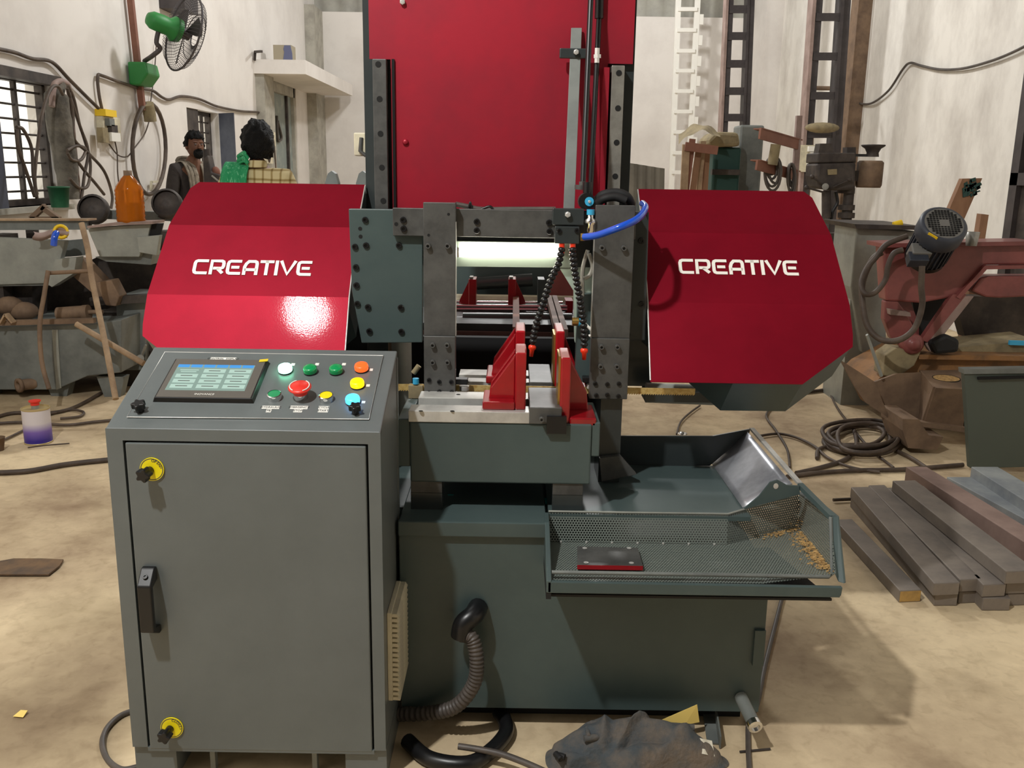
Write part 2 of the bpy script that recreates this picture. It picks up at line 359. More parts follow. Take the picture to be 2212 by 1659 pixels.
q0 = at(472, 246, x=XL + .01); q1 = A(504, 245, 11.1); 
ob('shutter', M().prism([(q0.x, q0.y, 1.13), (q1.x, q1.y, 1.13), (q1.x, q1.y, 2.06), (q0.x, q0.y, 2.06)], (0, .03, 0)), 'shutter', f2)
# door with two leaves and canopy
dr = ob('door_1', M().box(XL - .2, XL - .02, D1[0], D1[0] + .08, 0, D1[3]).box(XL - .2, XL - .02, D1[1] - .08, D1[1], 0, D1[3]).box(XL - .2, XL - .02, D1[0], D1[1], D1[3] - .22, D1[3]), 'plaster', kind='structure', label='tall grey-green double door under the concrete canopy')
ob('leaf', M().box(XL - .12, XL - .08, D1[0] + .08, 14.88, .03, D1[3] - .22), 'door_paint', dr); ob('leaf', M().box(XL - .12, XL - .07, 14.92, D1[1] - .08, .03, D1[3] - .22), 'door_paint', dr)
ob('edge_strip', M().box(XL - .1, XL - .04, 14.87, 14.93, .03, D1[3] - .22), 'dark_iron', dr)
zc = A(660, 150, 12.9).z
ob('trim_4', M().box(XL, A(660, 150, 12.9).x, 12.9, 16.55, zc - .06, zc + .12), 'wall', kind='structure', label='flat concrete canopy slab over the door')
ob('trim_5', M().box(XL, XL + .12, 12.95, 13.45, 0, zc - .06), 'plaster', kind='structure', label='grey plaster pier below the canopy')
DY = at(2166, 540, x=4.14).y
d2 = ob('door_2', M().box(4.16, XR, 6.6, DY, 0, 3.6), 'dark_iron', kind='structure', label='dark steel door leaf at the right wall')
ob('stile', M().box(4.12, 4.16, DY - .12, DY, 0, 3.6), 'column_iron', d2)
ob('rail', M().box(4.12, 4.16, 6.6, DY, 1.4, 1.5), 'column_iron', d2)
# ================================================================ the band saw machine
saw = thing('band_saw_machine', 'large double-column band saw with two dark red wheel guards and grey-green base', 'band saw', (-.04, 2.6, 0))
XI0, XI1 = -.459, .376
base = ob('base', M().prism([(-.28, 2.2, .06), (.668, 2.2, .06), (.668, 2.2, .47), (.093, 2.2, .47), (.093, 2.2, .575), (-.28, 2.2, .575)], (0, .06, 0))
          .box(-.28, .095, 2.26, 2.72, .06, .575).box(.095, .668, 2.26, 2.72, .06, .46).box(-.78, -.28, 2.32, 3.2, .06, .575).box(-.28, .3, 2.72, 3.2, .06, .575), 'machine', saw)
ob('plinth', M().box(-.26, .64, 2.27, 2.7, 0, .06).box(-.76, .28, 2.7, 3.18, 0, .06), 'black_matte', base)
ob('rim', M().box(-.282, .093, 2.186, 2.205, .548, .588).box(-.282, .093, 2.2, 2.66, .572, .583), 'machine', base, bev=.003)
# levelling pin on the base corner
p = A(1600, 1505, 2.2); q = p + V((.012, -.09, -.018))
pin = ob('drain_spigot', M().cyl(p, q, .017, 16), 'grey_steel', base); ob('collar', M().lathe([(.019, 0), (.019, .016), (.012, .018), (.012, .012), (.0005, .012)], q, q - p, 16, True), 'chrome', base)
ob('bracket', M().box(.64, .668, 2.19, 2.2, .2, .3), 'machine', base)
# lower perforated tray and rims
tray = ob('chip_tray', M().sheet([(.1, 2.02, .47), (.765, 2.02, .47), (.70, 2.32, .47), (.1, 2.27, .47)], .006)
          .box(.088, .1, 2.01, 2.26, .468, .5), 'black_matte', saw)  # tray bottom coloured black so the holes above it read dark
a0 = A(1183, 1250, 2.015); a1 = A(1815, 1266, 2.015)
ob('front_rim', M().prism([(a0.x, 2.008, .488), (a1.x + .002, 2.008, .488), (a1.x + .004, 2.008, .51), (a0.x, 2.008, .513)], (0, .012, 0)).box(a0.x, a1.x, 2.008, 2.04, .484, .492), 'machine', tray, bev=.002)
ob('hem_rod', M().tube([A(1192, 1236, 2.035), A(1790, 1246, 2.035), A(1798, 1238, 2.05), A(1794, 1118, 2.16)], .005, 8), 'grey_steel', tray)
ob('side_plate', M().prism([(.088, 2.008, .485), (.088, 2.008, .515), (.088, 2.19, .59), (.088, 2.26, .59), (.088, 2.26, .485)], (.012, 0, 0)), 'machine', tray, bev=.002)
def perf(name, quad):
    p = [V(q) for q in quad]; me = bpy.data.meshes.new(name); o_ = p[0]
    me.from_pydata([tuple(q - o_) for q in p], [], [(0, 1, 2, 3)]); uvl = me.uv_layers.new(name='UVMap')
    u = (p[1] - p[0]).normalized(); nn = u.cross(p[3] - p[0]).normalized(); v = nn.cross(u)
    for i, q in enumerate(p): uvl.data[i].uv = ((q - o_).dot(u), (q - o_).dot(v))
    me.materials.append(MT['perf']); o = inst(name, me, o_, tray)
    s_ = o.modifiers.new('thick', 'SOLIDIFY'); s_.thickness = .002
    return o
b0 = V((.1, 2.25, .513)); b1 = V((.565, 2.25, .513)); b2 = at(1725, 1143, z=.513)
t0 = V((.1, 2.262, .592)); t1 = V((.565, 2.262, .592)); t2 = at(1725, 1066, y=b2.y + .01)
f0 = V((.1, 2.03, .508)); f1_ = A(1803, 1240, 2.035)
perf('perforated_wall', [b0, b1, t1, t0]); perf('perforated_wall', [b1, b2, t2, t1])
perf('perforated_floor', [f0, V((.6, 2.03, .508)), b1, b0]); perf('perforated_floor', [V((.6, 2.03, .508)), f1_, b2, b1])
r2 = A(1794, 1120, 2.16); perf('perforated_wall', [b2, f1_, r2, t2])
m = M(); m.tube([t0, t1, t2], .003, 6); ob('weld_bead', m, 'grey_light', tray)
m = M(); out = V((.03, 0, -.004)); ob('outer_rim', M().prism([t2, r2, f1_, f1_ + V((.01, 0, -.02)), f1_ + V((.022, -.01, -.02)), r2 + V((.016, -.004, .006)), t2 + V((.014, .01, .01))], (.006, .006, 0)), 'machine', tray, bev=.002)
for i in range(7): inst('weld_spot', HEXS, b0.lerp(b1, (i + .5) / 7) + V((0, -.004, 0)), tray, scale=(.4, .4, .3))
# sawdust in the tray corner: uncountable
m = M()
for i in range(900):
    t = random.random() ** .6; c = b2.lerp(f1_, t * .9) if i % 3 else b2.lerp(b1, random.random() * .45)
    c = c + V((-abs(random.gauss(0, .02)), random.gauss(0, .012), .002 + random.random() * .004 + (.03 * random.random() if t < .12 else 0))); s_ = .0006 + random.random() * .001
    m.obox(c, (s_ * 2, 0, 0), (0, s_, 0), (0, 0, s_ * .6))
ob('sawdust', m, 'dust', tray, kind='stuff', label='yellow saw dust in the corner of the tray')
# upper trough behind the perforated wall
tr = ob('trough', M().box(.1, .625, 2.26, 2.69, .574, .586), 'machine', saw)
bw = M(); k0 = A(1343, 942, 2.68); k1 = A(1540, 942, 2.68); k2 = A(1620, 927, 2.68)
bw.prism([(k0.x - .04, 2.68, .58), (.604, 2.68, .588), (k2.x, 2.68, k2.z - .01), (k2.x, 2.68, k2.z), (k1.x, 2.68, k1.z), (k0.x - .04, 2.68, k0.z)], (0, .006, 0)); ob('back_wall', bw, 'machine_dark', tr)
c0 = at(1605, 1098, z=.588); c1 = at(1535, 998, z=.588); c2 = A(1616, 934, 2.675); c3 = A(1712, 1046, 2.31)
sp_ = ob('slide_plate', M().grid(8, 8, lambda u, v: c1.lerp(c0, v).lerp(c2.lerp(c3, v), u)), 'galv', tr); sp_.modifiers.new('thick', 'SOLIDIFY').thickness = .003
e0 = A(1624, 926, 2.69); e1 = A(1728, 1045, 2.31); ob('edge_strip', M().bar(e0, e1, .014, .006), 'steel_bright', tr)
g = [A(1606, 1100, 2.285), A(1640, 1072, 2.285), A(1664, 1042, 2.285), A(1680, 1037, 2.285), A(1700, 1048, 2.285), A(1727, 1050, 2.285), A(1728, 1068, 2.285)]
lug = ob('lug_plate', M().prism(g, (0, .006, 0)), 'machine', tr); inst('lug_hole', HOLE, A(1676, 1050, 2.2845), tr, rotz(FRONT), (1.0, 1.2, 1)).data = mesh('lug_hole', M().cyl((0, 0, 0), (0, 0, .0008), .0065, 14), 'steel_bright')
ob('end_rim', M().bar(A(1728, 1048, 2.3), A(1798, 1118, 2.17), .016, .012), 'machine', tr)
# vise bed, rails, supports
bed = ob('vise_bed', M().box(-.26, .206, 2.28, 2.52, .66, .822), 'machine', saw, bev=.004)
ob('end_plate', M().box(-.292, -.26, 2.285, 2.5, .70, .828), 'machine', bed, bev=.003); ob('end_plate', M().box(.206, .228, 2.285, 2.5, .735, .826), 'machine', bed, bev=.003)
ob('rail', M().box(-.263, .085, 2.277, 2.343, .822, .852), 'steel_bright', bed, bev=.002); ob('rail', M().box(-.252, .085, 2.42, 2.495, .822, .852), 'steel_bright', bed, bev=.002)
ob('rail', M().box(-.16, .06, 2.63, 2.68, .80, .85).box(-.16, .06, 2.72, 2.8, .80, .85), 'steel_bright', bed); ob('rear_bed', M().box(-.26, .206, 2.6, 2.86, .62, .80), 'machine_dark', bed)
for px, py in ((909, 888), (977, 888)): inst('bolt_hole', HOLE, at(px, py, z=.8525), bed, rotz((0, 0, 1)))
inst('bolt_hole', HOLE, at(990, 852, z=.8525), bed, rotz((0, 0, 1)))
ob('wear_block', M().box(.045, .128, 2.275, 2.5, .822, .866), 'steel_dark', bed, bev=.002); ob('wear_block', M().box(.05, .118, 2.6, 2.86, .822, .858), 'steel_dark', bed, bev=.002)
ob('clamp_block', M().box(.09, .14, 2.265, 2.28, .80, .845), 'black', bed); inst('socket_screw', SCREWL, A(1170, 905, 2.265), bed, rotz(FRONT), (.8,) * 3)
for px0, px1, py0, py1 in ((887, 955, 1038, 1100), (1194, 1258, 1043, 1102)):
    u0 = A(px0, py0, 2.285); u1 = A(px1, py1, 2.285)
    s_ = ob('support_block', M().box(u0.x, u1.x, 2.285, 2.36, .628, .662), 'steel_dark', saw, bev=.002)
    ob('foot', M().box(u0.x, u1.x, 2.286, 2.35, .576, .628).box(u0.x - .004, u1.x + .004, 2.28, 2.36, .576, .582), 'machine_dark', s_)
    inst('hex_bolt', HEX, V(((u0.x + u1.x) / 2, 2.3, .662)), s_, rotz((0, -.4, 1)))
ob('teal_rod', M().cyl(A(967, 1075, 2.4), A(1192, 1083, 2.4), .009, 10), 'teal', saw); ob('stop_bar', M().box(-.16, -.05, 2.42, 2.46, .625, .65), 'rag', saw)  # plain teal rod between the support blocks
# cast vise jaws: each block = facing plate, web, base
def jaw(x0, x1, xe, y0, y1, ztop, webs, zb=.852, zf=.05):
    sgn = -1 if xe < x0 else 1
    lo, hi = min(x0, x1), max(x0, x1)
    j = ob('vise_jaw', M().box(lo, hi, y0, y1, zb, ztop), 'red_cast', saw, bev=.004)
    xs = lo if sgn < 0 else hi
    ob('base_flange', M().box(xs, xe, y0 - .005, y1, zb, zb + .022), 'red_cast', j, bev=.004)
    for wy in webs: ob('web', M().prism([(xs, wy, zb + .02), (xe - sgn * .015, wy, zb + .02), (xe - sgn * .02, wy, zb + zf), (xs, wy, ztop - .012)], (0, .016, 0)), 'red_cast', j, bev=.003)
    return j
zt = A(1125, 762, 2.30).z
xa, xb, xc = A(1113, 800, 2.3).x, A(1137, 800, 2.3).x, A(1042, 880, 2.3).x
ja = jaw(xa, xb, xc, 2.30, 2.43, zt, (2.335, 2.41)); jb = jaw(xa, xb, xc, 2.6, 2.76, zt + .005, (2.62, 2.73)); 
xd, xe, xf = A(1211, 800, 2.3).x, A(1233, 800, 2.3).x, A(1288, 890, 2.3).x
jc = jaw(xd, xe, xf, 2.29, 2.43, A(1225, 773, 2.29).z, (2.37,), .815, .07); jd = jaw(xd, xe, xf, 2.6, 2.76, zt + .005, (2.63,), .82, .05)
for j, x in ((jc, xd), (jd, xd)): ob('facing_strip', M().box(x - .005, x, WL[j.name].y - .05, WL[j.name].y + .05, .83, zt - .01), 'brass', j)
for yy in (2.38, 2.395): inst('socket_screw', SCREWL, V((xc + .03, yy, .874)), ja, rotz((0, 0, 1)))
m = M().box(A(1107, 720, 2.9).x, A(1122, 720, 2.9).x, 2.8, 3.6, .96, .985); ob('guide_bar', m, 'redoxide', saw)
for xx in (1196, 1211): ob('guide_bar', M().box(A(xx, 720, 2.9).x, A(xx + 12, 720, 2.9).x, 2.8, 3.6, .955, .98), 'primer_pink', saw)
# blade
bl = A(862, 829, 2.56); br = A(1404, 836, 2.56); bz = (bl.z + br.z) / 2
m = M().box(-.55, .52, 2.553, 2.5545, bz - .017, bz); 
for i in range(160):
    x = -.55 + i * 1.07 / 160; m.add([(x, 2.553, bz - .017), (x + .0066, 2.553, bz - .017), (x + .001, 2.553, bz - .021), (x, 2.5545, bz - .017), (x + .0066, 2.5545, bz - .017), (x + .001, 2.5545, bz - .021)], [(0, 2, 1), (3, 4, 5), (0, 3, 5, 2), (1, 2, 5, 4)])
ob('blade', m, 'blade', saw)
# saw head: plates, arms, beam
def scr(par, pts, y, me=None, s=1.):
    for px, py in pts: inst('socket_screw', me or SCREW, A(px, py, y), par, rotz(FRONT), (s, s, s))
YP = 2.555
pl = [A(753, 451, YP), A(913, 453, YP), A(912, 740, YP), A(781, 741, YP), A(760, 628, YP)]
plate = ob('head_plate', M().prism(pl, (0, .03, 0)), 'machine', saw, bev=.002)
scr(plate, [(789, 475), (791, 530), (767, 533), (862, 530), (769, 577), (770, 616), (772, 656), (795, 663), (866, 664), (798, 715), (867, 716)], YP)
for px, py in ((778, 494), (779, 511)): inst('bolt_hole', HOLE, A(px, py, YP), plate, rotz(FRONT))
pr = [A(1285, 455, YP), A(1402, 458, YP), A(1394, 735, YP), A(1285, 738, YP)]
plate2 = ob('head_plate', M().prism(pr, (0, .03, 0)), 'machine_dark', saw, bev=.002)
scr(plate2, [(1359, 671), (1386, 657), (1355, 722), (1352, 520), (1385, 520)], YP)
YBM = 2.535
u0 = A(848, 453, YBM); u1 = A(1372, 522, YBM); ub = A(985, 451, YBM)
beam = ob('cross_beam', M().box(u0.x, u1.x, YBM, YBM + .02, u1.z + .006, ub.z), 'steel_dark', saw, bev=.0015)
scr(beam, [(871, 475), (872, 494), (1030, 479), (1030, 498), (1186, 481), (1187, 500)], YBM)
inst('bolt_hole', HOLE, A(856, 484, YBM), beam, rotz(FRONT))
YA = 2.5
arms = []
for (x0, x1, top, spl, bot, h1, h2) in (
    (914, 984, 437, 726, 856, [(925, 531), (967, 531)], [(935, 745), (966, 745), (935, 782), (967, 782), (927, 821), (949, 825), (975, 825), (927, 849), (949, 846), (976, 847)]),
    (1287, 1360, 443, 731, 862, [(1300, 535), (1347, 536)], [(1299, 749), (1333, 749), (1297, 791), (1332, 791), (1286, 829), (1312, 830), (1337, 829), (1288, 854), (1312, 853), (1336, 856)])):
    a = A(x0, top, YA); b = A(x1, spl, YA); c = A(x1, bot, YA)
    arm = ob('guide_arm', M().box(a.x, b.x, YA, YA + .032, b.z, a.z), 'steel_dark', saw, bev=.0015); arms.append(arm)
    ob('edge_strip', M().box(b.x - .002 if x0 < 1000 else a.x - .001, b.x + .001 if x0 < 1000 else a.x + .002, YA + .001, YA + .03, b.z, a.z - .05), 'steel_bright', arm)
    gb = ob('guide_block', M().box(a.x, b.x, YA - .006, YA + .03, c.z, b.z), 'steel_dark', arm, bev=.002)
    scr(arm, h1, YA, SCREWL, .9); scr(arm, h2[:4], YA - .006, SCREWL, .85); scr(arm, h2[4:], YA - .006, SCREW, .75)
    if x0 < 1000:
        for px, py in ((969, 463), (926, 508)): inst('bolt_hole', HOLE, A(px, py, YA), arm, rotz(FRONT), (.7,) * 3)
# blade rollers beside the guide blocks
for px, py, s in ((1000, 826, 1), (1275, 822, -1)):
    p = A(px, py, 2.535); rb = ob('roller_bracket', M().box(p.x - .022, p.x + .014, 2.52, 2.55, p.z - .004, p.z + .012), 'black', saw, bev=.002)
    ob('roller', M().cyl(p + V((.004, 0, -.022)), p + V((.004, 0, -.010)), .014, 16), 'steel_bright', rb); inst('hex_bolt', HEX, p + V((.014 * s, 0, .004)), rb, rotz((s, 0, 0)), (.5,) * 3)
# lamp tube and its pale shade
l0 = A(992, 545, 2.56); l1 = A(1206, 545, 2.56)
lt = ob('work_lamp', M().cyl(l0, l1, .013, 14), 'led', saw, label='glowing white work lamp tube'); 
ob('lamp_shade', M().sheet([A(986, 574, 2.6), A(1242, 577, 2.6), A(1242, 524, 2.57), A(986, 520, 2.57)], .004), 'led_shade', lt)
ob('end_cap', M().cyl(l0 + V((-.006, 0, 0)), l0, .0135, 14).cyl(l1, l1 + V((.006, 0, 0)), .0135, 14), 'white', lt)
ob('head_frame', M().box(-.44, .36, 2.6, 2.7, A(1100, 575, 2.6).z - .0, ub.z - .01), 'machine_dark', saw)
ob('gusset', M().prism([A(1206, 575, 2.6), A(1290, 575, 2.6), A(1290, 740, 2.6), A(1242, 740, 2.6), A(1240, 630, 2.6)], (0, .04, 0)), 'led_shade', saw)
ob('side_wall', M().box(A(1246, 640, 2.6).x, A(1290, 640, 2.6).x, 2.56, 2.6, .87, 1.12), 'machine', saw)
# valve block above the nozzles
vb = ob('valve_bracket', M().box(A(1194, 452, 2.5).x, A(1262, 452, 2.5).x, 2.5, 2.535, A(1200, 486, 2.5).z, A(1200, 450, 2.5).z), 'machine_dark', saw, bev=.002)
inst('hex_bolt', HEXS, A(1226, 463, 2.5), vb, rotz(FRONT))
v2 = ob('valve_body', M().box(A(1199, 490, 2.49).x, A(1252, 490, 2.49).x, 2.49, 2.52, A(1200, 526, 2.49).z, A(1200, 489, 2.49).z), 'machine_dark', saw, bev=.002)
for px, py in ((1208, 499), (1246, 498)): inst('socket_screw', SCREW, A(px, py, 2.49), v2, rotz(FRONT), (.8,) * 3)
for px in (1213, 1237):
    p = A(px, 535, 2.5); ob('red_fitting', M().cyl(p + V((0, 0, .014)), p + V((0, 0, -.014)), .008, 12), 'orange_red', v2)
# segmented coolant nozzles
def nozzle(pts, y, lab):
    path = spline([A(px, py, y) for px, py in pts], 12)
    L = sum((path[i + 1] - path[i]).length for i in range(len(path) - 1)); n = int(L / .0125)
    hose = ob('coolant_nozzle', M().tube(path, .006, 8), 'black', saw, label=lab)
    seg = mesh('segment', M().lathe([(.004, -.0065), (.0088, -.003), (.0105, .001), (.0088, .005), (.0055, .007)], (0, 0, 0), (0, 0, 1), 12), 'black')
    d = 0; k = 0; tot = 0
    for i in range(len(path) - 1):
        st = (path[i + 1] - path[i]).length
        while k * L / n < tot + st:
            t = (k * L / n - tot) / st; inst('segment', seg, path[i].lerp(path[i + 1], t), hose, rotz(path[i] - path[i + 1])); k += 1
        tot += st
    e = path[-1]; dd = (path[-1] - path[-4]).normalized()
    ob('tip', M().lathe([(.006, -.004), (.0105, 0), (.0105, .006), (.0065, .011), (.0052, .028), (.003, .028)], e, dd, 14), 'orange_red', hose)
nozzle([(1213, 540), (1206, 572), (1190, 605), (1172, 660), (1156, 710), (1150, 748)], 2.45, 'black ball-jointed coolant hose bending left with red tip')
nozzle([(1237, 540), (1240, 575), (1248, 620), (1258, 680), (1262, 720), (1262, 755)], 2.45, 'black ball-jointed coolant hose hanging straight with red tip')
# hoses
ob('blue_hose', M().tube([A(1262, 512, 2.46), A(1290, 508, 2.43), A(1330, 494, 2.39), A(1368, 478, 2.4), A(1386, 464, 2.44), A(1394, 448, 2.5), A(1388, 440, 2.58)], .0095, 12, smooth=8), 'blue_hose', saw, label='shiny blue plastic hose in front of right arm')
ob('brass_nut', M().cyl(A(1254, 512, 2.47), A(1264, 512, 2.47), .011, 6), 'brass', saw)
cp = A(1275, 482, 2.5); qc = ob('hose_coupling', M().lathe([(.007, -.03), (.012, -.02), (.012, -.005), (.016, 0), (.016, .008), (.009, .014), (.009, .03)], cp, (0, 0, 1), 14), 'chrome', saw); ob('cyan_ring', M().cyl(cp + V((0, 0, .022)), cp + V((0, 0, .036)), .0105, 14), 'cyan', qc)
vk = A(1268, 434, 2.56); kb = ob('control_valve', M().cyl(vk + V((-.004, .0, 0)), vk + V((-.004, -.05, 0)), .022, 18).cyl(vk, vk + V((0, 0, .05)), .012, 12), 'black', saw); ob('cyan_dial', M().cyl(vk + V((.002, -.05, 0)), vk + V((.002, -.056, 0)), .012, 14), 'cyan', kb); inst('valve_hub', HEXS, vk + V((.002, -.056, 0)), kb, rotz(FRONT), (.5, .5, .5))
cable_c = M().tube([A(1285, 440, 2.6), A(1300, 422, 2.58), A(1330, 416, 2.58), A(1354, 424, 2.58), A(1364, 442, 2.6)], .012, 10, smooth=6); ob('corrugated_loom', cable_c, 'black_matte', saw)
ob('corrugated_loom', M().tube([A(1285, 446, 2.58), A(1304, 430, 2.56), A(1330, 426, 2.56), A(1352, 434, 2.56)], .011, 10, smooth=6), 'black_matte', saw)
ob('corrugated_loom', M().tube([A(984, 441, 2.56), A(1010, 446, 2.56), A(1040, 452, 2.56), A(1110, 452, 2.56), A(1200, 452, 2.56)], .007, 8, smooth=8), 'rubber', saw)
ob('cable_tie', M().tube([A(1012, 450, 2.55), A(1016, 436, 2.55), A(1019, 450, 2.55)], .0025, 6, smooth=4).tube([A(1040, 452, 2.54), A(1058, 446, 2.54), A(1066, 454, 2.54)], .004, 6, smooth=4), 'black', saw)
for s_ in (0, 1): ob('steel_conduit', M().tube([A(1278 - s_ * 8, 540, 2.53), A(1266 - s_ * 4, 566, 2.53), A(1256 + s_ * 2, 590, 2.53), A(1258, 640, 2.53)] if s_ else [A(1272, 548, 2.52), A(1280, 575, 2.52), A(1274, 594, 2.52), A(1262, 602, 2.52)], .006, 8, smooth=8), 'steel', saw)
ob('white_cable', M().tube([A(1264, 700, 2.53), A(1276, 712, 2.53), A(1280, 722, 2.53), A(1272, 726, 2.53)], .004, 8, smooth=6), 'white', saw)
p = A(1250, 695, 2.535); wg = ob('brass_gland', M().cyl(p + V((-.018, 0, 0)), p, .012, 12), 'brass', saw); ob('cyan_ring', M().cyl(p, p + V((.008, 0, -.002)), .012, 14), 'cyan', wg)
# fittings by the left guide
ob('column_tube', M().cyl((A(868, 800, 2.72).x, 2.72, .575), (A(868, 800, 2.72).x, 2.72, 1.0), .03, 16), 'grey_light', saw); ob('column_tube', M().cyl((A(852, 800, 2.75).x, 2.75, .575), (A(852, 800, 2.75).x, 2.75, 1.0), .018, 14), 'wood_pale', saw)
p = A(899, 820, 2.56); ob('sensor_clamp', M().box(p.x - .02, p.x + .02, 2.54, 2.57, p.z - .05, p.z - .014), 'rag', saw); ob('cyan_cap', M().cyl(p + V((0, -.01, -.01)), p + V((0, -.01, .006)), .009, 12), 'cyan', saw); ob('limit_pin', M().cyl(A(893, 806, 2.56), A(905, 790, 2.56), .008, 10), 'rag', saw)
# wheel guards
def guard(side):
    xin = XI1 if side > 0 else XI0; cx = (XI0 + XI1) / 2
    def mx(x): return x if side > 0 else 2 * cx - x
    y, z = 2.45, .898; P = [(y, z)]
    for lean, ln in ((31, .235), (41, .243), (54, .205)):
        y += ln * math.sin(math.radians(lean)); z += ln * math.cos(math.radians(lean)); P.append((y, z))
    def pt(x, t):   # t in facets 0..3
        k = min(int(t), 2); f = t - k; a, b = P[k], P[k + 1]; return V((mx(x), a[0] + (b[0] - a[0]) * f, a[1] + (b[1] - a[1]) * f))
    outer = [(.79, 0), (.937, .47), (.941, .62), (.941, 1), (.925, 2), (.905, 2.85), (.885, 3)]
    ts = sorted({0, .47, .62, 1, 2, 2.85, 3}); ox = dict((t, x) for x, t in outer)
    back = V((0, math.cos(math.radians(41)), -math.sin(math.radians(41)))); th = back * .004
    m = M()
    for i in range(len(ts) - 1):
        a, b = ts[i], ts[i + 1]; m.sheet([pt(XI1, a), pt(ox[a], a), pt(ox[b], b), pt(XI1, b)] if side > 0 else [pt(XI1, b), pt(ox[b], b), pt(ox[a], a), pt(XI1, a)], -.004)
    gd = ob('guard_door', m, 'red', saw, label='glossy dark red sheet metal wheel guard door with white lettering')
    m = M(); ring = [pt(x, t) for x, t in outer] + [pt(XI1, 3), pt(XI1, 0)]; n = len(ring)
    cxr = sum((q for q in ring), V((0, 0, 0))) / n
    ring = [pt(x, t) for x, t in outer] + [pt(XI1, 3), pt(XI1, .9), pt(.6, 0.0)]; n = len(ring)
    r0 = [q + (cxr - q).normalized() * .004 + th for q in ring]; r1 = [q + back * .17 for q in r0]
    fs = [(i, (i + 1) % n, (i + 1) % n + n, i + n) for i in range(n)]; m.add(r0 + r1, fs); m.add(r1, [tuple(range(n))])
    ob('guard_box', m, 'machine', gd)
    e0, e1 = pt(XI1, .02), pt(XI1, 2.98); ob('edge_strip', M().tube([pt(XI1, t) for t in (.02, 1, 2, 2.98)], .0022, 6), 'steel_bright', gd)
    # lettering on the middle facet
    nf = V((0, -math.cos(math.radians(41)), math.sin(math.radians(41)))); upv = V((0, math.sin(math.radians(41)), math.cos(math.radians(41))))
    p0 = pt(.6, 1.5)
    if side > 0: B0, B1, T0 = onp(1467, 592, p0, nf), onp(1727, 598, p0, nf), onp(1467, 560, p0, nf)
    else: B0, B1, T0 = onp(414, 593, p0, nf), onp(672, 598, p0, nf), onp(424, 561, p0, nf)
    W_ = B1.x - B0.x; hh = (T0 - B0).dot(upv); base_p = V((B0.x, B0.y, B0.z)); lw = hh * .185
    G = {'C': (1, [[(1, 1), (.2, 1), (.06, .94), (0, .8), (0, .2), (.06, .06), (.2, 0), (1, 0)]]),
         'R': (1, [[(0, 0), (0, 1), (.82, 1), (.95, .94), (1, .8), (1, .6), (.95, .46), (.82, .4), (.3, .4)], [(.5, .4), (1, 0)]]),
         'E': (1, [[(1, 1), (.2, 1), (.06, .94), (0, .8), (0, .2), (.06, .06), (.2, 0), (1, 0)], [(.28, .5), (.95, .5)]]),
         'A': (1, [[(0, 0), (0, .55), (.1, .8), (.3, 1), (.82, 1), (.95, .94), (1, .8), (1, 0)], [(0, .32), (1, .32)]]),
         'T': (1, [[(0, 1), (1, 1)], [(.5, 1), (.5, 0)]]), 'I': (.0, [[(0, 0), (0, 1)]]), 'V': (1.05, [[(0, 1), (.52, 0), (1.05, 1)]])}
    wdt = {'I': 0, 'V': .92, 'T': .78}; gap = .34; word = 'CREATIVE'
    tot = sum(wdt.get(c, .88) for c in word) + gap * (len(word) - 1); sx = (W_ - lw) / tot; x = 0
    for c in word:
        wd_, strokes = G[c]; cw = wdt.get(c, .88); m = M()
        for st in strokes:
            q = [base_p + V((lw / 2 + (x + a * cw / max(wd_, .01) if wd_ else x) * sx if False else lw / 2 + (x + a * cw) * sx, 0, 0)) + upv * (lw / 2 + b * (hh - lw)) + nf * .0012 for a, b in st]
            L_, R_ = [], []
            for i in range(len(q)):
                d1 = (q[i] - q[i - 1]).normalized() if i else None; d2 = (q[i + 1] - q[i]).normalized() if i < len(q) - 1 else None
                d = ((d1 or d2) + (d2 or d1)).normalized(); nn = nf.cross(d).normalized(); k = lw / 2 / max(.82, nn.dot(nf.cross(d1 or d2).normalized()))
                ex = d * (-lw * .35 if i == 0 else (lw * .35 if i == len(q) - 1 else 0)) if len(st) > 2 or c in 'TI' else V((0, 0, 0))
                if i in (0, len(q) - 1) and c not in 'CE': ex = ex * 1.4
                L_.append(q[i] + nn * k + ex * (1 if i else 1)); R_.append(q[i] - nn * k + ex)
            for i in range(len(q) - 1): m.prism([R_[i], R_[i + 1], L_[i + 1], L_[i]], nf * .0012)
        ob('letter', m, 'letter', gd, org=base_p); x += cw + gap
    return gd
gl = guard(-1); gr = guard(1); gl['label'] = 'left glossy red wheel guard door lettered in white'; gr['label'] = 'right dark red wheel guard door lettered in white'
ob('drive_tube', M().cyl(A(1395, 848, 2.66), A(1600, 856, 2.66), .03, 16), 'grey_light', saw); ob('drive_bracket', M().box(A(1392, 850, 2.64).x, A(1560, 850, 2.64).x, 2.62, 2.7, .80, .83), 'machine_dark', saw)
ob('under_frame', M().box(-.78, -.40, 2.68, 2.8, .84, .90), 'machine_dark', saw); ob('rear_dark_filler', M().box(-.36, .30, 3.12, 3.16, .56, A(1100, 730, 3.12).z), 'black_matte', saw)  # the rear box is black filler, added so the opening reads dark
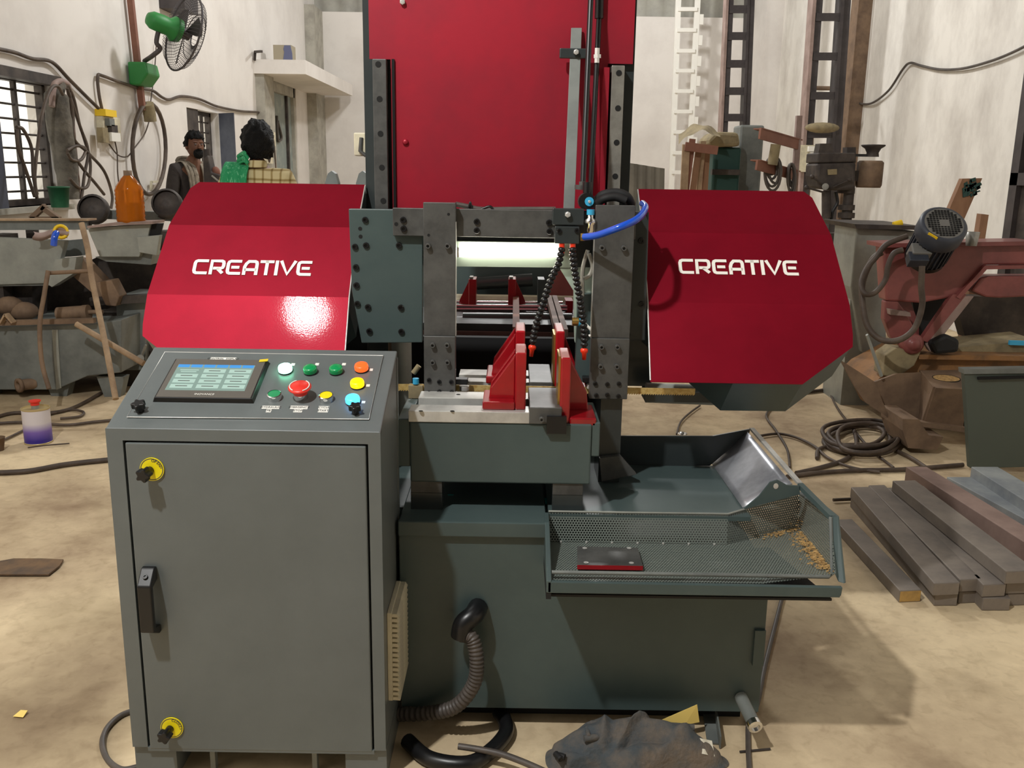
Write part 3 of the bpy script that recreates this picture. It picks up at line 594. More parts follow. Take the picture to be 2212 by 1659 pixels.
# columns, rails, red panel
YC_ = 2.9
ca = A(786, 60, YC_ + .02).x; cb = A(848, 300, YC_).x; cc = A(1320, 300, YC_).x; cd = A(1372, 60, YC_ + .02).x
colz = 2.6
for x0, x1 in ((ca, cb), (cc - .01, cd)): ob('column', M().box(x0, x1, YC_, YC_ + .22, .06, colz), 'machine_dark', saw)
rp = ob('red_panel', M().box(cb - .004, cc + .01, YC_ + .02, YC_ + .028, 1.2, colz), 'red_panel', saw, label='dark red sheet panel between the columns')
xl_, xr_ = A(797, 60, YC_ - .02).x, A(1370, 60, YC_ - .02).x; zL, zR = A(820, 128, YC_ - .02).z, A(1340, 138, YC_ - .02).z
ob('red_cover', M().prism([(cb, YC_ - .022, 1.2), (cc - .02, YC_ - .022, 1.2), (cc - .02, YC_ - .022, zR), (xr_, YC_ - .022, zR), (xr_, YC_ - .022, colz), (xl_, YC_ - .022, colz), (xl_, YC_ - .022, zL), (cb, YC_ - .022, zL)], (0, .006, 0)), 'red_panel', rp)
for px0, px1, py0, py1, hs in ((804, 834, 127, 447, [(817, 139), (820, 214), (822, 289), (825, 362), (828, 434)]), (1322, 1350, 141, 430, [(1337, 158), (1335, 234), (1332, 308), (1329, 381)])):
    a = A(px0, py0, YC_ - .05); b = A(px1, py0, YC_ - .05); zb = A(px0, py1, YC_ - .05).z
    r = ob('guide_rail', M().box(a.x, b.x, YC_ - .05, YC_, zb - .3, a.z), 'steel' if px0 > 1000 else 'steel_dark', saw, bev=.002)
    for h in hs: inst('bolt_hole', HOLE, A(h[0], h[1], YC_ - .05), r, rotz(FRONT), (1.6, 1.6, 1.6))
ob('slot_edge', M().box(cb + .004, cb + .012, YC_ - .03, YC_ - .01, 1.2, A(850, 130, YC_).z), 'black', saw)
for px, py, mt_ in ((870, 5, 'steel_bright'), (876, 307, 'red_panel')):
    me = HEXS if mt_ == 'steel_bright' else mesh('screw_head', M().lathe([(.009, 0), (.009, .006), (.006, .009), (.0005, .009)], (0, 0, 0), (0, 0, 1), 12), 'red_panel')
    inst('hex_bolt', me, A(px, py, YC_ - .022), rp, rotz(FRONT))
a = A(1234, 60, 2.86); b = A(1256, 60, 2.86); c = A(1218, 450, 2.72)
sb = ob('scale_bar', M().prism([A(1234, 60, 2.862), A(1257, 60, 2.862), A(1241, 452, 2.70), A(1217, 452, 2.70)], (0, .006, 0)), 'grey_steel', saw, bev=.001)
cr = ob('cross_clamp', M().box(A(1209, 104, 2.83).x, A(1278, 104, 2.83).x, 2.83, 2.842, A(1240, 126, 2.83).z, A(1240, 104, 2.83).z), 'machine_dark', sb, bev=.003); inst('hex_bolt', HEXS, A(1244, 113, 2.83), cr, rotz(FRONT))
ob('hydraulic_rod', M().cyl(A(1281, -120, 2.84), A(1259, 402, 2.68), .008, 12), 'black', saw); ob('hydraulic_cylinder', M().cyl(A(1298, -120, 2.86), A(1294, 40, 2.86), .013, 12).cyl(A(1294, 40, 2.86), A(1274, 440, 2.80), .008, 12), 'black', saw)
ob('pipe_fitting', M().cyl(A(1290, 104, 2.84), A(1289, 136, 2.84), .008, 6).cyl(A(1290, 118, 2.84), A(1290, 126, 2.84), .012, 6), 'chrome', saw)
ob('rod_nut', M().cyl(A(1257, 400, 2.66), A(1256, 410, 2.66), .02, 16).cyl(A(1257, 392, 2.66), A(1257, 401, 2.66), .009, 6), 'steel_dark', saw)
ob('inner_rib', M().box(cc - .035, cc - .018, YC_ - .06, YC_ - .02, 1.25, A(1300, 150, YC_).z), 'red_panel', saw)
# limit switch on the left column
p = A(778, 312, 2.96); ls = ob('limit_switch', M().box(p.x - .018, p.x + .02, 2.95, 3.0, p.z - .035, p.z + .035), 'cream', saw, bev=.004); ob('lever', M().tube([p + V((.006, -.012, .02)), p + V((.002, -.016, -.02)), p + V((.02, -.016, -.034))], .006, 8), 'steel_dark', ls)
for px in (716, 783):
    a = A(px - 18, 450, 3.1); m = M(); w_ = .03
    m.prism([A(px - 20, 450, 3.1), A(px - 14, 395, 3.1), A(px - 8, 375, 3.1), A(px, 369, 3.1), A(px + 8, 375, 3.1), A(px + 14, 395, 3.1), A(px + 20, 450, 3.1)], (0, .04, 0)); ob('rear_fin', m, 'grey_steel', saw)
ob('side_dark_filler', M().box(-.56, -.445, 2.78, 2.82, .57, 1.06), 'machine_dark', saw); ob('side_dark_filler', M().box(.31, .43, 2.78, 2.82, A(1380, 834, 2.78).z, 1.06), 'machine_dark', saw)  # dark panels added to darken the gaps beside the head plates
# right leg of the frame
ob('frame_leg', M().box(A(1297, 900, 2.52).x, A(1343, 900, 2.52).x, 2.52, 2.66, .575, .87), 'machine_dark', saw); ob('frame_leg', M().box(-.45, -.36, 2.6, 2.8, .575, .9), 'machine_dark', saw)
ob('frame_brace', M().prism([A(1295, 990, 2.5), A(1340, 985, 2.5), A(1375, 1025, 2.5), A(1300, 1040, 2.5)], (0, .02, 0)), 'steel_dark', saw)
# rear feed vise seen through the opening
YR = 3.5
rv = ob('rear_bed', M().box(-.35, .36, 3.2, 3.95, .5, A(1100, 700, 3.2).z), 'machine_dark', saw); ob('rear_bar', M().box(-.35, .36, 3.19, 3.23, A(1100, 728, 3.2).z, A(1100, 716, 3.2).z), 'primer_pink', rv)
ob('rear_roller', M().cyl(A(1000, 690, 3.35), A(1235, 692, 3.35), .026, 16), 'machine', rv); ob('roller_pin', M().cyl(A(985, 690, 3.35), A(1000, 690, 3.35), .012, 10), 'black', rv)
for py in (661, 668): ob('guide_shaft', M().cyl(A(980, py, YR), A(1225, py + 1, YR), .007, 10), 'chrome', rv)
ob('guide_shaft', M().cyl(A(980, 652, YR + .1), A(1215, 654, YR + .1), .005, 8), 'chrome', rv); ob('rear_rail', M().box(A(980, 640, 3.8).x, A(1245, 640, 3.8).x, 3.8, 3.85, A(1100, 652, 3.8).z, A(1100, 640, 3.8).z), 'cream', rv)
for px, s in ((1012, -1), (1098, 1)):
    a = A(px, 603, YR); b = A(px + 16, 665, YR); j = ob('rear_jaw', M().box(a.x, b.x, YR, YR + .1, b.z, a.z), 'red_cast', saw, bev=.003)
    xs = a.x if s < 0 else b.x; ob('web', M().prism([(xs, YR + .03, b.z), (xs + s * .04, YR + .03, b.z), (xs + s * .035, YR + .03, b.z + .025), (xs, YR + .03, a.z - .01)], (0, .02, 0)), 'red_cast', j); ob('jaw_cap', M().box(a.x + .004, b.x - .012, YR, YR + .05, a.z, a.z + .008), 'steel', j)
ob('rear_stop', M().box(A(1162, 620, YR).x, A(1176, 620, YR).x, YR, YR + .1, A(1170, 655, YR).z, A(1170, 604, YR).z), 'machine', rv); ob('rear_end_block', M().box(A(1222, 650, YR).x, A(1238, 650, YR).x, YR, YR + .1, A(1230, 675, YR).z, A(1230, 650, YR).z), 'red_cast', rv)
ob('rear_cross_member', M().box(-.4, .4, 3.95, 4.05, .5, A(1100, 556, 4.0).z), 'machine', rv); ob('rear_motor', M().cyl(A(1030, 612, 3.9), A(1150, 604, 3.9), .028, 16), 'machine_dark', rv); ob('rear_shield', M().prism([A(1200, 580, 3.9), A(1300, 580, 3.9), A(1300, 660, 3.9), A(1180, 660, 3.9)], (0, .03, 0)), 'maroon', rv)
ob('rear_leg', M().box(-.34, -.26, 3.3, 3.9, 0, .5).box(.26, .34, 3.3, 3.9, 0, .5), 'machine_dark', rv)
# conduit from the base to the console
el = A(1008, 1320, 2.2); cn = ob('conduit_elbow', M().tube([el + V((.03, .0, .012)), el + V((.02, -.035, .008)), el + V((-.005, -.05, -.01)), el + V((-.012, -.05, -.045))], .026, 14, smooth=6), 'black', saw)
path = spline([el + V((-.012, -.05, -.04)), A(1020, 1380, 2.14), A(1030, 1430, 2.13), A(1022, 1480, 2.13), A(985, 1525, 2.14), A(930, 1540, 2.16), V((-.285, 2.19, A(862, 1543, 2.19).z))], 26)
m = M(); rr = []
for i in range(len(path)): rr.append(.0195 if (i // 2) % 2 else .0165)
m.tube(path, rr, 14); ob('corrugated_conduit', m, 'rubber', saw, label='ribbed grey flexible conduit hanging below the base')
# loose plate in the tray
p = [at(1247, 1180, z=.525), at(1378, 1183, z=.525), at(1389, 1222, z=.525), at(1247, 1220, z=.525)]
pt_ = ob('steel_plate', M().prism(p, (0, 0, -.012)), 'steel_dark', label='small drilled steel plate with red edge lying in the perforated tray', cat='plate', bev=.001)
ob('red_edge', M().prism([p[3] + V((0, -.001, -.0005)), p[2] + V((0, -.001, -.0005)), p[2] + V((0, -.001, -.0115)), p[3] + V((0, -.001, -.0115))], (0, .0007, 0)), 'red_cast', pt_)
hm = mesh('drill_hole', M().cyl((0, 0, 0), (0, 0, .0005), .006, 14), 'steel_bright')
for px, py in ((1263, 1184), (1359, 1184), (1266, 1215), (1364, 1216)): inst('drill_hole', hm, at(px, py, z=.5255), pt_)
# ================================================================ control console
X0, X1 = -.9, -.29; YF, YK = 1.97, 2.28; ZF, ZK = .881, 1.0065
con = thing('control_console', 'dark grey steel control console with sloping button panel and hinged door', 'control console', ((X0 + X1) / 2, 2.12, 0))
bd = ob('body', M().prism([(X0, YF + .018, .085), (X0, YF + .018, ZF), (X0, YF, ZF), (X0, YK, ZK), (X0, YK, .085)][0:0] + [(X0, YF + .018, .085), (X0, YF + .018, ZF + .007), (X0, YK, ZK), (X0, YK, .085)], (X1 - X0, 0, 0)), 'console', con, bev=.003)
d0 = A(266, 956, YF); d1 = A(789, 959, YF); d2_ = A(803, 1620, YF); d3 = A(318, 1618, YF)
dx0 = (d0.x + d3.x) / 2 - .0; dx1 = (d1.x + d2_.x) / 2; dz1 = d0.z; dz0 = d3.z
dx0, dx1 = A(266, 956, YF).x + .004, A(790, 956, YF).x
gp = .005
fr = ob('front_frame', M().box(X0, dx0 - gp, YF, YF + .02, .085, ZF).box(dx1 + gp, X1, YF, YF + .02, .085, ZF).box(dx0 - gp, dx1 + gp, YF, YF + .02, dz1 + gp, ZF).box(dx0 - gp, dx1 + gp, YF, YF + .02, .085, dz0 - gp), 'console', con)
sv = V((0, YK - YF, ZK - ZF)).normalized(); sn = V((0, -sv.z, sv.y)); P0 = V((0, YF, ZF)); SU = V((1, 0, 0))
ob('top_panel', M().prism([(X0, YF, ZF), (X1, YF, ZF), (X1, YK, ZK), (X0, YK, ZK)], sn * -.01), 'console', con, bev=.003)
door = ob('door', M().box(dx0, dx1, YF - .001, YF + .016, dz0, dz1), 'console', con, bev=.003)
ob('gap_shadow_strip', M().box(dx0 - gp, dx1 + gp, YF + .014, YF + .0185, dz0 - gp, dz1 + gp), 'hole', con)
for x in (X0 + .05, X1 - .05): ob('foot', M().box(x - .05, x + .05, YF + .01, YK - .01, 0, .085), 'console', con)
for x in (-.72, -.47): ob('rail', M().box(x - .006, x + .006, YF + .03, YF + .05, 0, .085), 'grey_steel', con)
ob('side_edge', M().box(X1, X1 + .002, YK - .02, YK, .085, .99), 'console', con)
def star_knob(par, p, axis, r=.02, h=.02):
    u, v, a = frame(axis); pts = []
    for i in range(30):
        t = 2 * math.pi * i / 30; rr = r * (.82 + .18 * math.cos(5 * t)); pts.append(p + a * h * .5 + (u * math.cos(t) + v * math.sin(t)) * rr)
    return ob('star_knob', M().prism(pts, a * h * .7).cyl(p, p + a * h * .6, r * .55, 12), 'black', par, bev=.002)
# door latches with yellow rings
for px, py, word in ((329, 1013, 'OPEN'), (372, 1571, 'CLOSE')):
    p = A(px, py, YF - .002); rg = ob('latch_ring', M().lathe([(.027, 0), (.027, .003), (.018, .003), (.0005, .0025)], p, FRONT, 28, True), 'yellow', door)
    ob('ring_groove', M().lathe([(.0255, .0031), (.024, .0033), (.0235, .0031)], p, FRONT, 28), 'ink', door)
    for i, ch in enumerate(word + '>'):
        t = math.radians(80 - i * 17); c = p + V((math.cos(t) * .0205, -.0032, math.sin(t) * .0205)); tu = V((math.sin(t), 0, -math.cos(t)))
        text('ring_letter', ch, .009, c, tu, V((math.cos(t), 0, math.sin(t))), 'ink', door)
    star_knob(door, p + V((-.004, -.003, -.002)), V((-.1, -1, -.05)), .017, .032)
# bow handle
a = A(325, 1232, YF); b = A(325, 1362, YF); w_ = .016
hd = ob('handle', M().prism([(a.x - w_, YF - .001, a.z + .012), (a.x - w_, YF - .014, a.z + .012), (a.x - w_, YF - .045, a.z - .02), (a.x - w_, YF - .045, b.z + .018), (a.x - w_, YF - .012, b.z), (a.x - w_, YF - .001, b.z), (a.x - w_, YF - .001, b.z + .018), (a.x - w_, YF - .03, b.z + .026), (a.x - w_, YF - .03, a.z - .028), (a.x - w_, YF - .001, a.z - .02)], (2 * w_, 0, 0)), 'black', door, bev=.003)
inst('handle_screw', SCREW, V((a.x, YF - .03, a.z - .003)), door, rotz((0, -.7, .7)), (.7,) * 3)
# sloping operator panel
def sp(px, py, h=0.): return onp(px, py, P0 + sn * h, sn)
c = [sp(334, 762), sp(823, 770), sp(797, 908), sp(275, 903)]
pan = ob('operator_panel', M().prism([(c[3].x + .0, c[3].y, c[3].z), (c[2].x, c[2].y, c[2].z), (c[2].x, c[1].y, c[1].z), (c[3].x, c[0].y, c[0].z)], sn * .003), 'console', con, bev=.0012)
edge = [q + sn * .003 for q in (V((c[3].x, c[3].y, c[3].z)), V((c[2].x, c[2].y, c[2].z)), V((c[2].x, c[1].y, c[1].z)), V((c[3].x, c[0].y, c[0].z)))]
ob('panel_edge', M().tube(edge, .0011, 6, closed=True), 'steel_bright', pan)  # bright tube puts the plate's lit edges into the colour
HP = .003
# display
h = .014; D = [sp(383, 774, h), sp(578, 778, h), sp(543, 862, h), sp(329, 858, h)]
def rect(c4):   # turn four points into a rectangle on the slope
    o_ = sum(c4, V((0, 0, 0))) / 4; hu = ((c4[1] - c4[0]).x + (c4[2] - c4[3]).x) / 4; hv = ((c4[0] - c4[3]).dot(sv) + (c4[1] - c4[2]).dot(sv)) / 4; return o_, hu, hv
o_, hu, hv = rect(D)
dsp = ob('display_unit', M().add([o_ + SU * a * hu * f + sv * b * hv * f - sn * g_ for f, g_ in ((1.045, h - HP + .002), (1, 0)) for a, b in ((-1, -1), (1, -1), (1, 1), (-1, 1))], [(4, 5, 6, 7), (0, 1, 5, 4), (1, 2, 6, 5), (2, 3, 7, 6), (3, 0, 4, 7)]), 'black', pan, bev=.002)
DO = o_
ob('bezel', M().obox(o_ + sn * .0002, SU * hu * .97, sv * hv * .97, sn * .0004), 'bronze_bezel', dsp)
Dsc = [sp(385, 788, h), sp(553, 790, h), sp(527, 845, h), sp(357, 843, h)]; so, su_, sv_ = rect(Dsc)
ob('screen', M().obox(so + sn * .0008, SU * su_, sv * sv_, sn * .0004), 'screen', dsp)
for i in range(6): ob('screen_tab', M().obox(so + SU * su_ * (-1 + (i + .5) / 3) + sv * sv_ * .88 + sn * .0014, SU * su_ / 6 * .88, sv * sv_ * .11, sn * .0002), 'screen_tab', dsp)
for r_ in range(4):
    for k in range(3):
        if r_ == 0 and k == 0: continue
        q = so + SU * su_ * (-.64 + k * .66) + sv * sv_ * (.5 - r_ * .4) + sn * .0014
        ob('screen_button', M().obox(q, SU * su_ * .28, sv * sv_ * .14, sn * .0002), 'screen_btn', dsp)
        ob('screen_caption', M().obox(q + sn * .0004, SU * su_ * .15, sv * sv_ * .025, sn * .0001), 'ink', dsp)
for k, f in ((.56, .24), (.42, .2)): ob('screen_caption', M().obox(so + SU * su_ * -.64 + sv * sv_ * k + sn * .0014, SU * su_ * f, sv * sv_ * .03, sn * .0001), 'screen_btn', dsp)
text('maker_lettering', 'INOVANCE', .009, o_ - sv * hv * .83 + sn * .0008, SU, sv, 'white', dsp)
ob('film_tab', M().obox(o_ + SU * hu * .93 + sv * hv * .93 + sn * .002, SU * .010 + sv * .002, sv * .005, sn * .0006), 'label_yellow', dsp)
# lamps and buttons
def pilot(px, py, mt, lab):
    t = sp(px, py, .020); b = t - sn * (.020 - HP)
    o = ob('pilot_lamp', M().lathe([(.0165, .004), (.0168, .012), (.0155, .0155), (.012, .017), (.0005, .0172)], b, sn, 22), mt, pan, label=lab)
    ob('collar', M().lathe([(.0165, 0), (.0165, .004), (.0005, .004)], b, sn, 20, True), 'black', pan); return b
lamps = [pilot(615, 790, 'lit_green', 'glowing green pilot lamp'), pilot(669, 792, 'green_btn', 'unlit green pilot lamp beside the glowing one'), pilot(725, 792, 'green_btn', 'unlit green pilot lamp beside the red one'),
         pilot(780, 787, 'lit_red', 'lit red pilot lamp'), pilot(771, 822, 'lit_yellow', 'lit amber pilot lamp'), pilot(761, 857, 'lit_blue', 'lit blue pilot lamp')]
for px, py, mt, lab in ((592, 850, 'green_cap', 'green push button with chrome rim'), (704, 853, 'yellow_btn', 'yellow push button with chrome rim')):
    t = sp(px, py, .017); b = t - sn * .014
    pb = ob('push_button', M().lathe([(.0165, 0), (.0165, .013), (.0145, .0145)], b, sn, 22, True), 'chrome', pan, label=lab); ob('cap', M().lathe([(.0148, .0135), (.0005, .0142)], b, sn, 22), mt, pan)
t = sp(647, 834, .036); b = t - sn * .033
es = ob('emergency_stop', M().lathe([(.0165, .014), (.018, .020), (.019, .025), (.0268, .029), (.0268, .031), (.022, .034), (.0005, .036)], b, sn, 26), 'red_btn', pan, label='red mushroom emergency stop button'); ob('stem', M().cyl(b, b + sn * .014, .0165, 18), 'chrome', pan)
m = M()
for k in range(2):
    t0_, n_ = math.pi * k + .5, 10; u, v, _ = frame(sn)
    pts = [b + sn * .0345 + (u * math.cos(t0_ + 2.1 * i / n_) + v * math.sin(t0_ + 2.1 * i / n_)) * .0225 for i in range(n_ + 1)]; m.tube(pts, .0013, 6)
ob('arrow_ring', m, 'white', pan)
star_knob(pan, sp(303, 888, HP), sn, .017, .02); star_knob(pan, sp(768, 893, HP), sn, .015, .02)
def labelp(px0, px1, py0, py1, txt, size):
    c_ = [sp(px0, py0, HP), sp(px1, py0, HP), sp(px1, py1, HP), sp(px0, py1, HP)]; o2, u2, v2 = rect(c_)
    lb = ob('panel_label', M().obox(o2, SU * u2, sv * v2, sn * .0006), 'white', pan)
    if txt: text('label_text', txt, size, o2 + sn * .0006, SU, sv, 'ink', pan)
labelp(454, 510, 772.5, 778.5, 'CONTROL  DISPLAY', .0085); labelp(566, 604, 877, 883.5, 'HYDRAULIC', .0085); labelp(575, 586, 884.5, 891, 'PB', .0085)
labelp(627, 665, 877, 884, 'EMERGENCY', .0082); labelp(634, 653, 884.5, 891, 'STOP', .0085); labelp(688, 711, 877.5, 884, 'CYCLE', .0085); labelp(687, 709, 884.5, 891, 'START', .0085)
for px, py in ((633, 787.5), (685, 787), (743, 787), (801.5, 799), (795, 833), (785, 869)): labelp(px - 4, px + 4, py - 2.5, py + 2.5, '', .005)
# louvred filter on the side
a = A(858, 1290, 2.06); lz1 = .615; lz0 = .42
v0 = at(843, 1292, x=X1); 
lv = ob('filter_louvre', M().box(X1, X1 + .012, 2.02, 2.2, A(858, 1476, 2.1).z, A(858, 1292, 2.1).z), 'cream', con, bev=.002)
zt0 = A(858, 1476, 2.1).z; zt1 = A(858, 1292, 2.1).z
for i in range(18):
    z = zt0 + (zt1 - zt0) * (i + .5) / 18; ob('slat', M().prism([(X1 + .012, 2.02, z - .004), (X1 + .030, 2.02, z - .005), (X1 + .024, 2.02, z + .004), (X1 + .012, 2.02, z + .004)], (0, .18, 0)), 'cream', lv)
# ================================================================ things around: helpers
from mathutils import noise as NZ
def poly(name, mt, pts, y, dep, par=None, bev=0, lean=0, **kw):
    return ob(name, M().prism([A(px, py, y) for px, py in pts], (0, dep, 0)), mt, par, bev=bev, **kw)
def ptube(name, mt, pts, r, par=None, y=None, z=None, x=None, n=8, smooth=6, closed=False, **kw):
    q = [at(p[0], p[1], y=p[2]) if len(p) > 2 else at(p[0], p[1], y=y, z=z, x=x) for p in pts]
    return ob(name, M().tube(q, r, n, closed, smooth), mt, par, **kw)
# ---------------------------------------------------------------- floor in front
def bundle():
    out = [(1183, 1640), (1180, 1592), (1205, 1572), (1242, 1543), (1262, 1530), (1330, 1533), (1390, 1545), (1440, 1560), (1500, 1572), (1560, 1603), (1574, 1632), (1548, 1648), (1470, 1652), (1420, 1672), (1370, 1690), (1320, 1672), (1290, 1648), (1240, 1650), (1215, 1652)]
    K = 30; ring = spline([at(px, 1584 + (py - 1530) * .66, z=0.004) for px, py in out], 7, True); n = len(ring)
    c = sum(ring, V((0, 0, 0))) / n; m = M(); vs = []; K = 34
    ax = (at(1560, 1620, z=0) - at(1190, 1600, z=0)).normalized()
    for k in range(K + 1):
        f = k / K
        for i, r in enumerate(ring):
            p = c.lerp(r, 1 - (1 - f) ** 1.0 if f else 0); e = 1 - f ** 3.2
            u = (p - c).dot(ax)
            vv_ = (p - c).dot(V((-ax.y, ax.x, 0))); wv = NZ.noise(V((u * 5, vv_ * 4, 1))) * 2.6
            rid = .5 + .5 * math.sin(vv_ * 62 + wv * 1.6 + u * 4); rid = rid ** .5
            cross = max(0, 1 - abs(NZ.noise(V((u * 8 - vv_ * 6, vv_ * 5 + u * 3, 7)))) * 7)
            big = NZ.noise(V((u * 4, vv_ * 6, 3)))
            z = .004 + e * (.05 + .04 * rid + .028 * big + .022 * cross + .004 * NZ.noise(V((u * 30, vv_ * 30, 5))))
            if f > .94: z = .003 + (1 - f) * .1
            vs.append(V((p.x, p.y, max(z, .003))))
    m.add(vs, [(k * n + i, k * n + (i + 1) % n, (k + 1) * n + (i + 1) % n, (k + 1) * n + i) for k in range(K) for i in range(n)], True)
    o = ob('cloth_bundle', m, 'cloth', label='crumpled dirty dark grey work clothes lying in front of the saw base', cat='clothes')
    for pts in ([(1268, 1572), (1270, 1582), (1272, 1592)], [(1300, 1572), (1303, 1582), (1306, 1590)]):
        ob('belt_loop', M().tube([at(a, b, z=.075) for a, b in pts], .006, 8, smooth=4), 'cloth', o)
    ob('waistband', M().tube([at(a, b, z=.07) for a, b in ((1262, 1596), (1290, 1592), (1345, 1582), (1390, 1572), (1440, 1568), (1500, 1572))], .009, 8, smooth=5), 'cloth', o)
    ob('lining', M().grid(6, 6, lambda u, v: at(1500 + 38 * u + 6 * v, 1592 + 34 * v + 8 * u, z=.062 - .025 * v + .006 * math.sin(u * 5))), 'cloth_pale', o)
    ob('dark_patch', M().tube([at(a, b, z=.04) for a, b in ((1200, 1628), (1212, 1640), (1206, 1632), (1220, 1636))], .008, 8, smooth=4), 'black_matte', o)
bundle()
m = M(); q = [at(1428, 1556, z=.06), at(1506, 1522, z=.09), at(1511, 1560, z=.04), at(1480, 1566, z=.04)]
ob('yellow_paper', M().sheet(q, .0012), 'paper', label='stiff yellow paper sheet standing behind the crumpled clothes', cat='paper')
a = at(1535, 1600, z=.012); b = at(1536, 1530, z=.012)
ob('angle_iron', M().bar(at(1542, 1606, z=.004), at(1532, 1538, z=.004), .035, .004).bar(at(1556, 1604, z=.02), at(1546, 1538, z=.02), .004, .034), 'grey_steel', label='short steel angle lying beside the crumpled clothes', cat='angle iron')
ptube('floor_hose', 'rubber', [(1622, 1700), (1618, 1650), (1616, 1600), (1618, 1560), (1636, 1520), (1652, 1440), (1672, 1360), (1690, 1290), (1697, 1270)], .007, z=.008, label='thin dark hose running under the tray along the base', cat='hose')
ptube('power_cable', 'rubber', [(300, 1532), (262, 1545), (232, 1572), (221, 1605), (232, 1640), (262, 1662), (300, 1656)], .0075, z=.008, label='black cable looping out left of the console', cat='cable')
ptube('hose_and_shadow', 'black', [(880, 1600), (930, 1640), (1010, 1650), (1060, 1622), (1092, 1585), (1090, 1556), (1078, 1538)], .02, z=.021, n=12, label='black curve for the conduit shadow and hose beside the console', cat='hose')  # black tube stands for the conduit's shadow as well as a hose
ptube('metal_lead', 'rubber', [(990, 1612), (1030, 1618), (1080, 1628), (1130, 1646), (1180, 1668)], .008, z=.048, label='grey lead crossing the black hose and shadow curve', cat='cable')
ob('metal_rod', M().cyl(at(1598, 1624, z=.004), at(1664, 1618, z=.004), .003, 6), 'dark_iron', label='thin metal rod on the floor beside the dark hose', cat='rod')
ob('paper_scrap', M().sheet([at(28, 1548, z=.003), at(50, 1550, z=.003), at(60, 1535, z=.01), at(45, 1534, z=.006)], .001), 'paper', label='small pale paper scrap at the lower left', cat='paper')
m = M(); pts = [(-30, 1240), (-20, 1215), (30, 1206), (90, 1206), (137, 1208), (128, 1222), (105, 1240), (60, 1240)]
m.prism([at(a, b, z=.012) for a, b in pts], (0, 0, -.006)); ob('cardboard_piece', m, 'cardboard_dirty', label='dirty brown cardboard piece on the floor left of the console', cat='cardboard')
# ---------------------------------------------------------------- paint can, cup
p = at(84, 955, z=0); pc = thing('paint_can', 'white and purple paint can with red push cap on the floor', 'can', p)
ob('can_body', M().cyl(p, p + V((0, 0, .185)), .069, 28), 'can', pc); ob('lid', M().lathe([(.069, .183), (.072, .186), (.072, .192), (.066, .193), (.064, .186), (.0005, .186)], p, (0, 0, 1), 28, True), 'can_lid', pc)
ob('neck', M().cyl(p + V((0, 0, .186)), p + V((0, 0, .205)), .02, 14), 'grey_light', pc); ob('cap', M().lathe([(.022, .205), (.022, .218), (.03, .224), (.03, .23), (.0005, .231)], p, (0, 0, 1), 18, True), 'red_btn', pc)
ob('base_ring', M().lathe([(.0695, 0), (.0715, .002), (.0715, .006), (.069, .008)], p, (0, 0, 1), 28), 'can_lid', pc)
p = at(-3, 973, z=0); ob('paper_cup', M().lathe([(.025, 0), (.036, .07), (.038, .07), (.034, .066), (.024, .004), (.0005, .004)], p, (0, 0, 1), 18), 'cardboard_dirty', label='small brown cup at the left edge of the floor', cat='cup')
FL = .012
for pts, r, lab in (([(-20, 1022), (60, 1018), (140, 1004), (230, 994), (330, 985)], .014, 'thick brown hose on the floor left of the console'),
    ([(-20, 905), (30, 892), (100, 893), (160, 880), (230, 842), (300, 800)], .011, 'dark cable trailing past the paint can to the grey tank'),
    ([(-10, 915), (60, 912), (140, 918), (200, 912), (260, 906)], .009, 'cable lying straight behind the paint can'),
    ([(105, 895), (150, 885), (180, 890), (170, 900), (130, 904)], .008, 'short cable loop right of the paint can'),
    ([(-10, 958), (30, 940), (58, 926)], .007, 'thin lead ending at the paint can'), ([(60, 967), (100, 962), (150, 958)], .004, 'thin stick in front of the paint can')):
    ptube('floor_cable', 'cable', pts, r, z=FL, label=lab, cat='cable', group='cables on the left floor')
# ---------------------------------------------------------------- left machines under construction
lm = thing('steel_tank', 'grey sheet steel tank on legs at the left edge', 'tank', at(100, 860, y=6.1))
poly('tank_body', 'grey_steel', [(-60, 708), (205, 700), (262, 690), (262, 805), (190, 812), (120, 842), (-60, 842)], 5.7, .7, lm, bev=.006)
poly('weld_seam', 'grey_light', [(112, 712), (124, 712), (132, 838), (122, 842)], 5.692, .01, lm)
for x in (125, 240, -30):
    q = A(x, 830, 5.75); ob('leg', M().prism([(q.x - .05, 5.75, 0), (q.x + .05, 5.75, 0), (q.x + .09, 5.75, q.z + .05), (q.x - .09, 5.75, q.z + .05)], (0, .08, 0)), 'grey_steel', lm)
q = A(45, 832, 5.66); ob('outlet_pipe', M().cyl(q + V((.06, .06, 0)), q, .035, 14).lathe([(.035, 0), (.045, .0), (.045, .02), (.025, .02), (.025, -.03)], q, (-.6, -.8, 0), 14), 'rustbrown', lm)
ob('top_rail', M().bar(A(-60, 699, 5.65), A(205, 692, 5.65), .04, .03), 'rustbrown', lm)
b1_ = thing('steel_trough_machine', 'folded grey sheet trough standing behind the tank', 'trough', at(60, 700, y=6.1) * V((1, 1, 0)) if False else V((-3.0, 6.0, 0)))
poly('trough_side', 'grey_light', [(-30, 512), (140, 520), (128, 570), (105, 612), (-30, 616)], 5.9, .06, b1_, bev=.004); poly('trough_end', 'grey_light', [(120, 560), (165, 556), (160, 590), (112, 620), (100, 612)], 5.85, .1, b1_)
poly('trough_mouth', 'grey_steel', [(140, 520), (182, 516), (180, 552), (130, 556)], 6.1, .03, b1_); ob('trough_floor', M().prism([A(-25, 612, 5.92), A(105, 610, 5.92), A(120, 580, 6.4), A(60, 580, 6.4)], (0, 0, -.02)), 'grey_steel', b1_)
poly('dark_body', 'dark_iron', [(-6, 600), (70, 600), (70, 720), (-6, 720)], 6.08, .2, b1_)  # extra dark filler, added to darken the gap under the trough
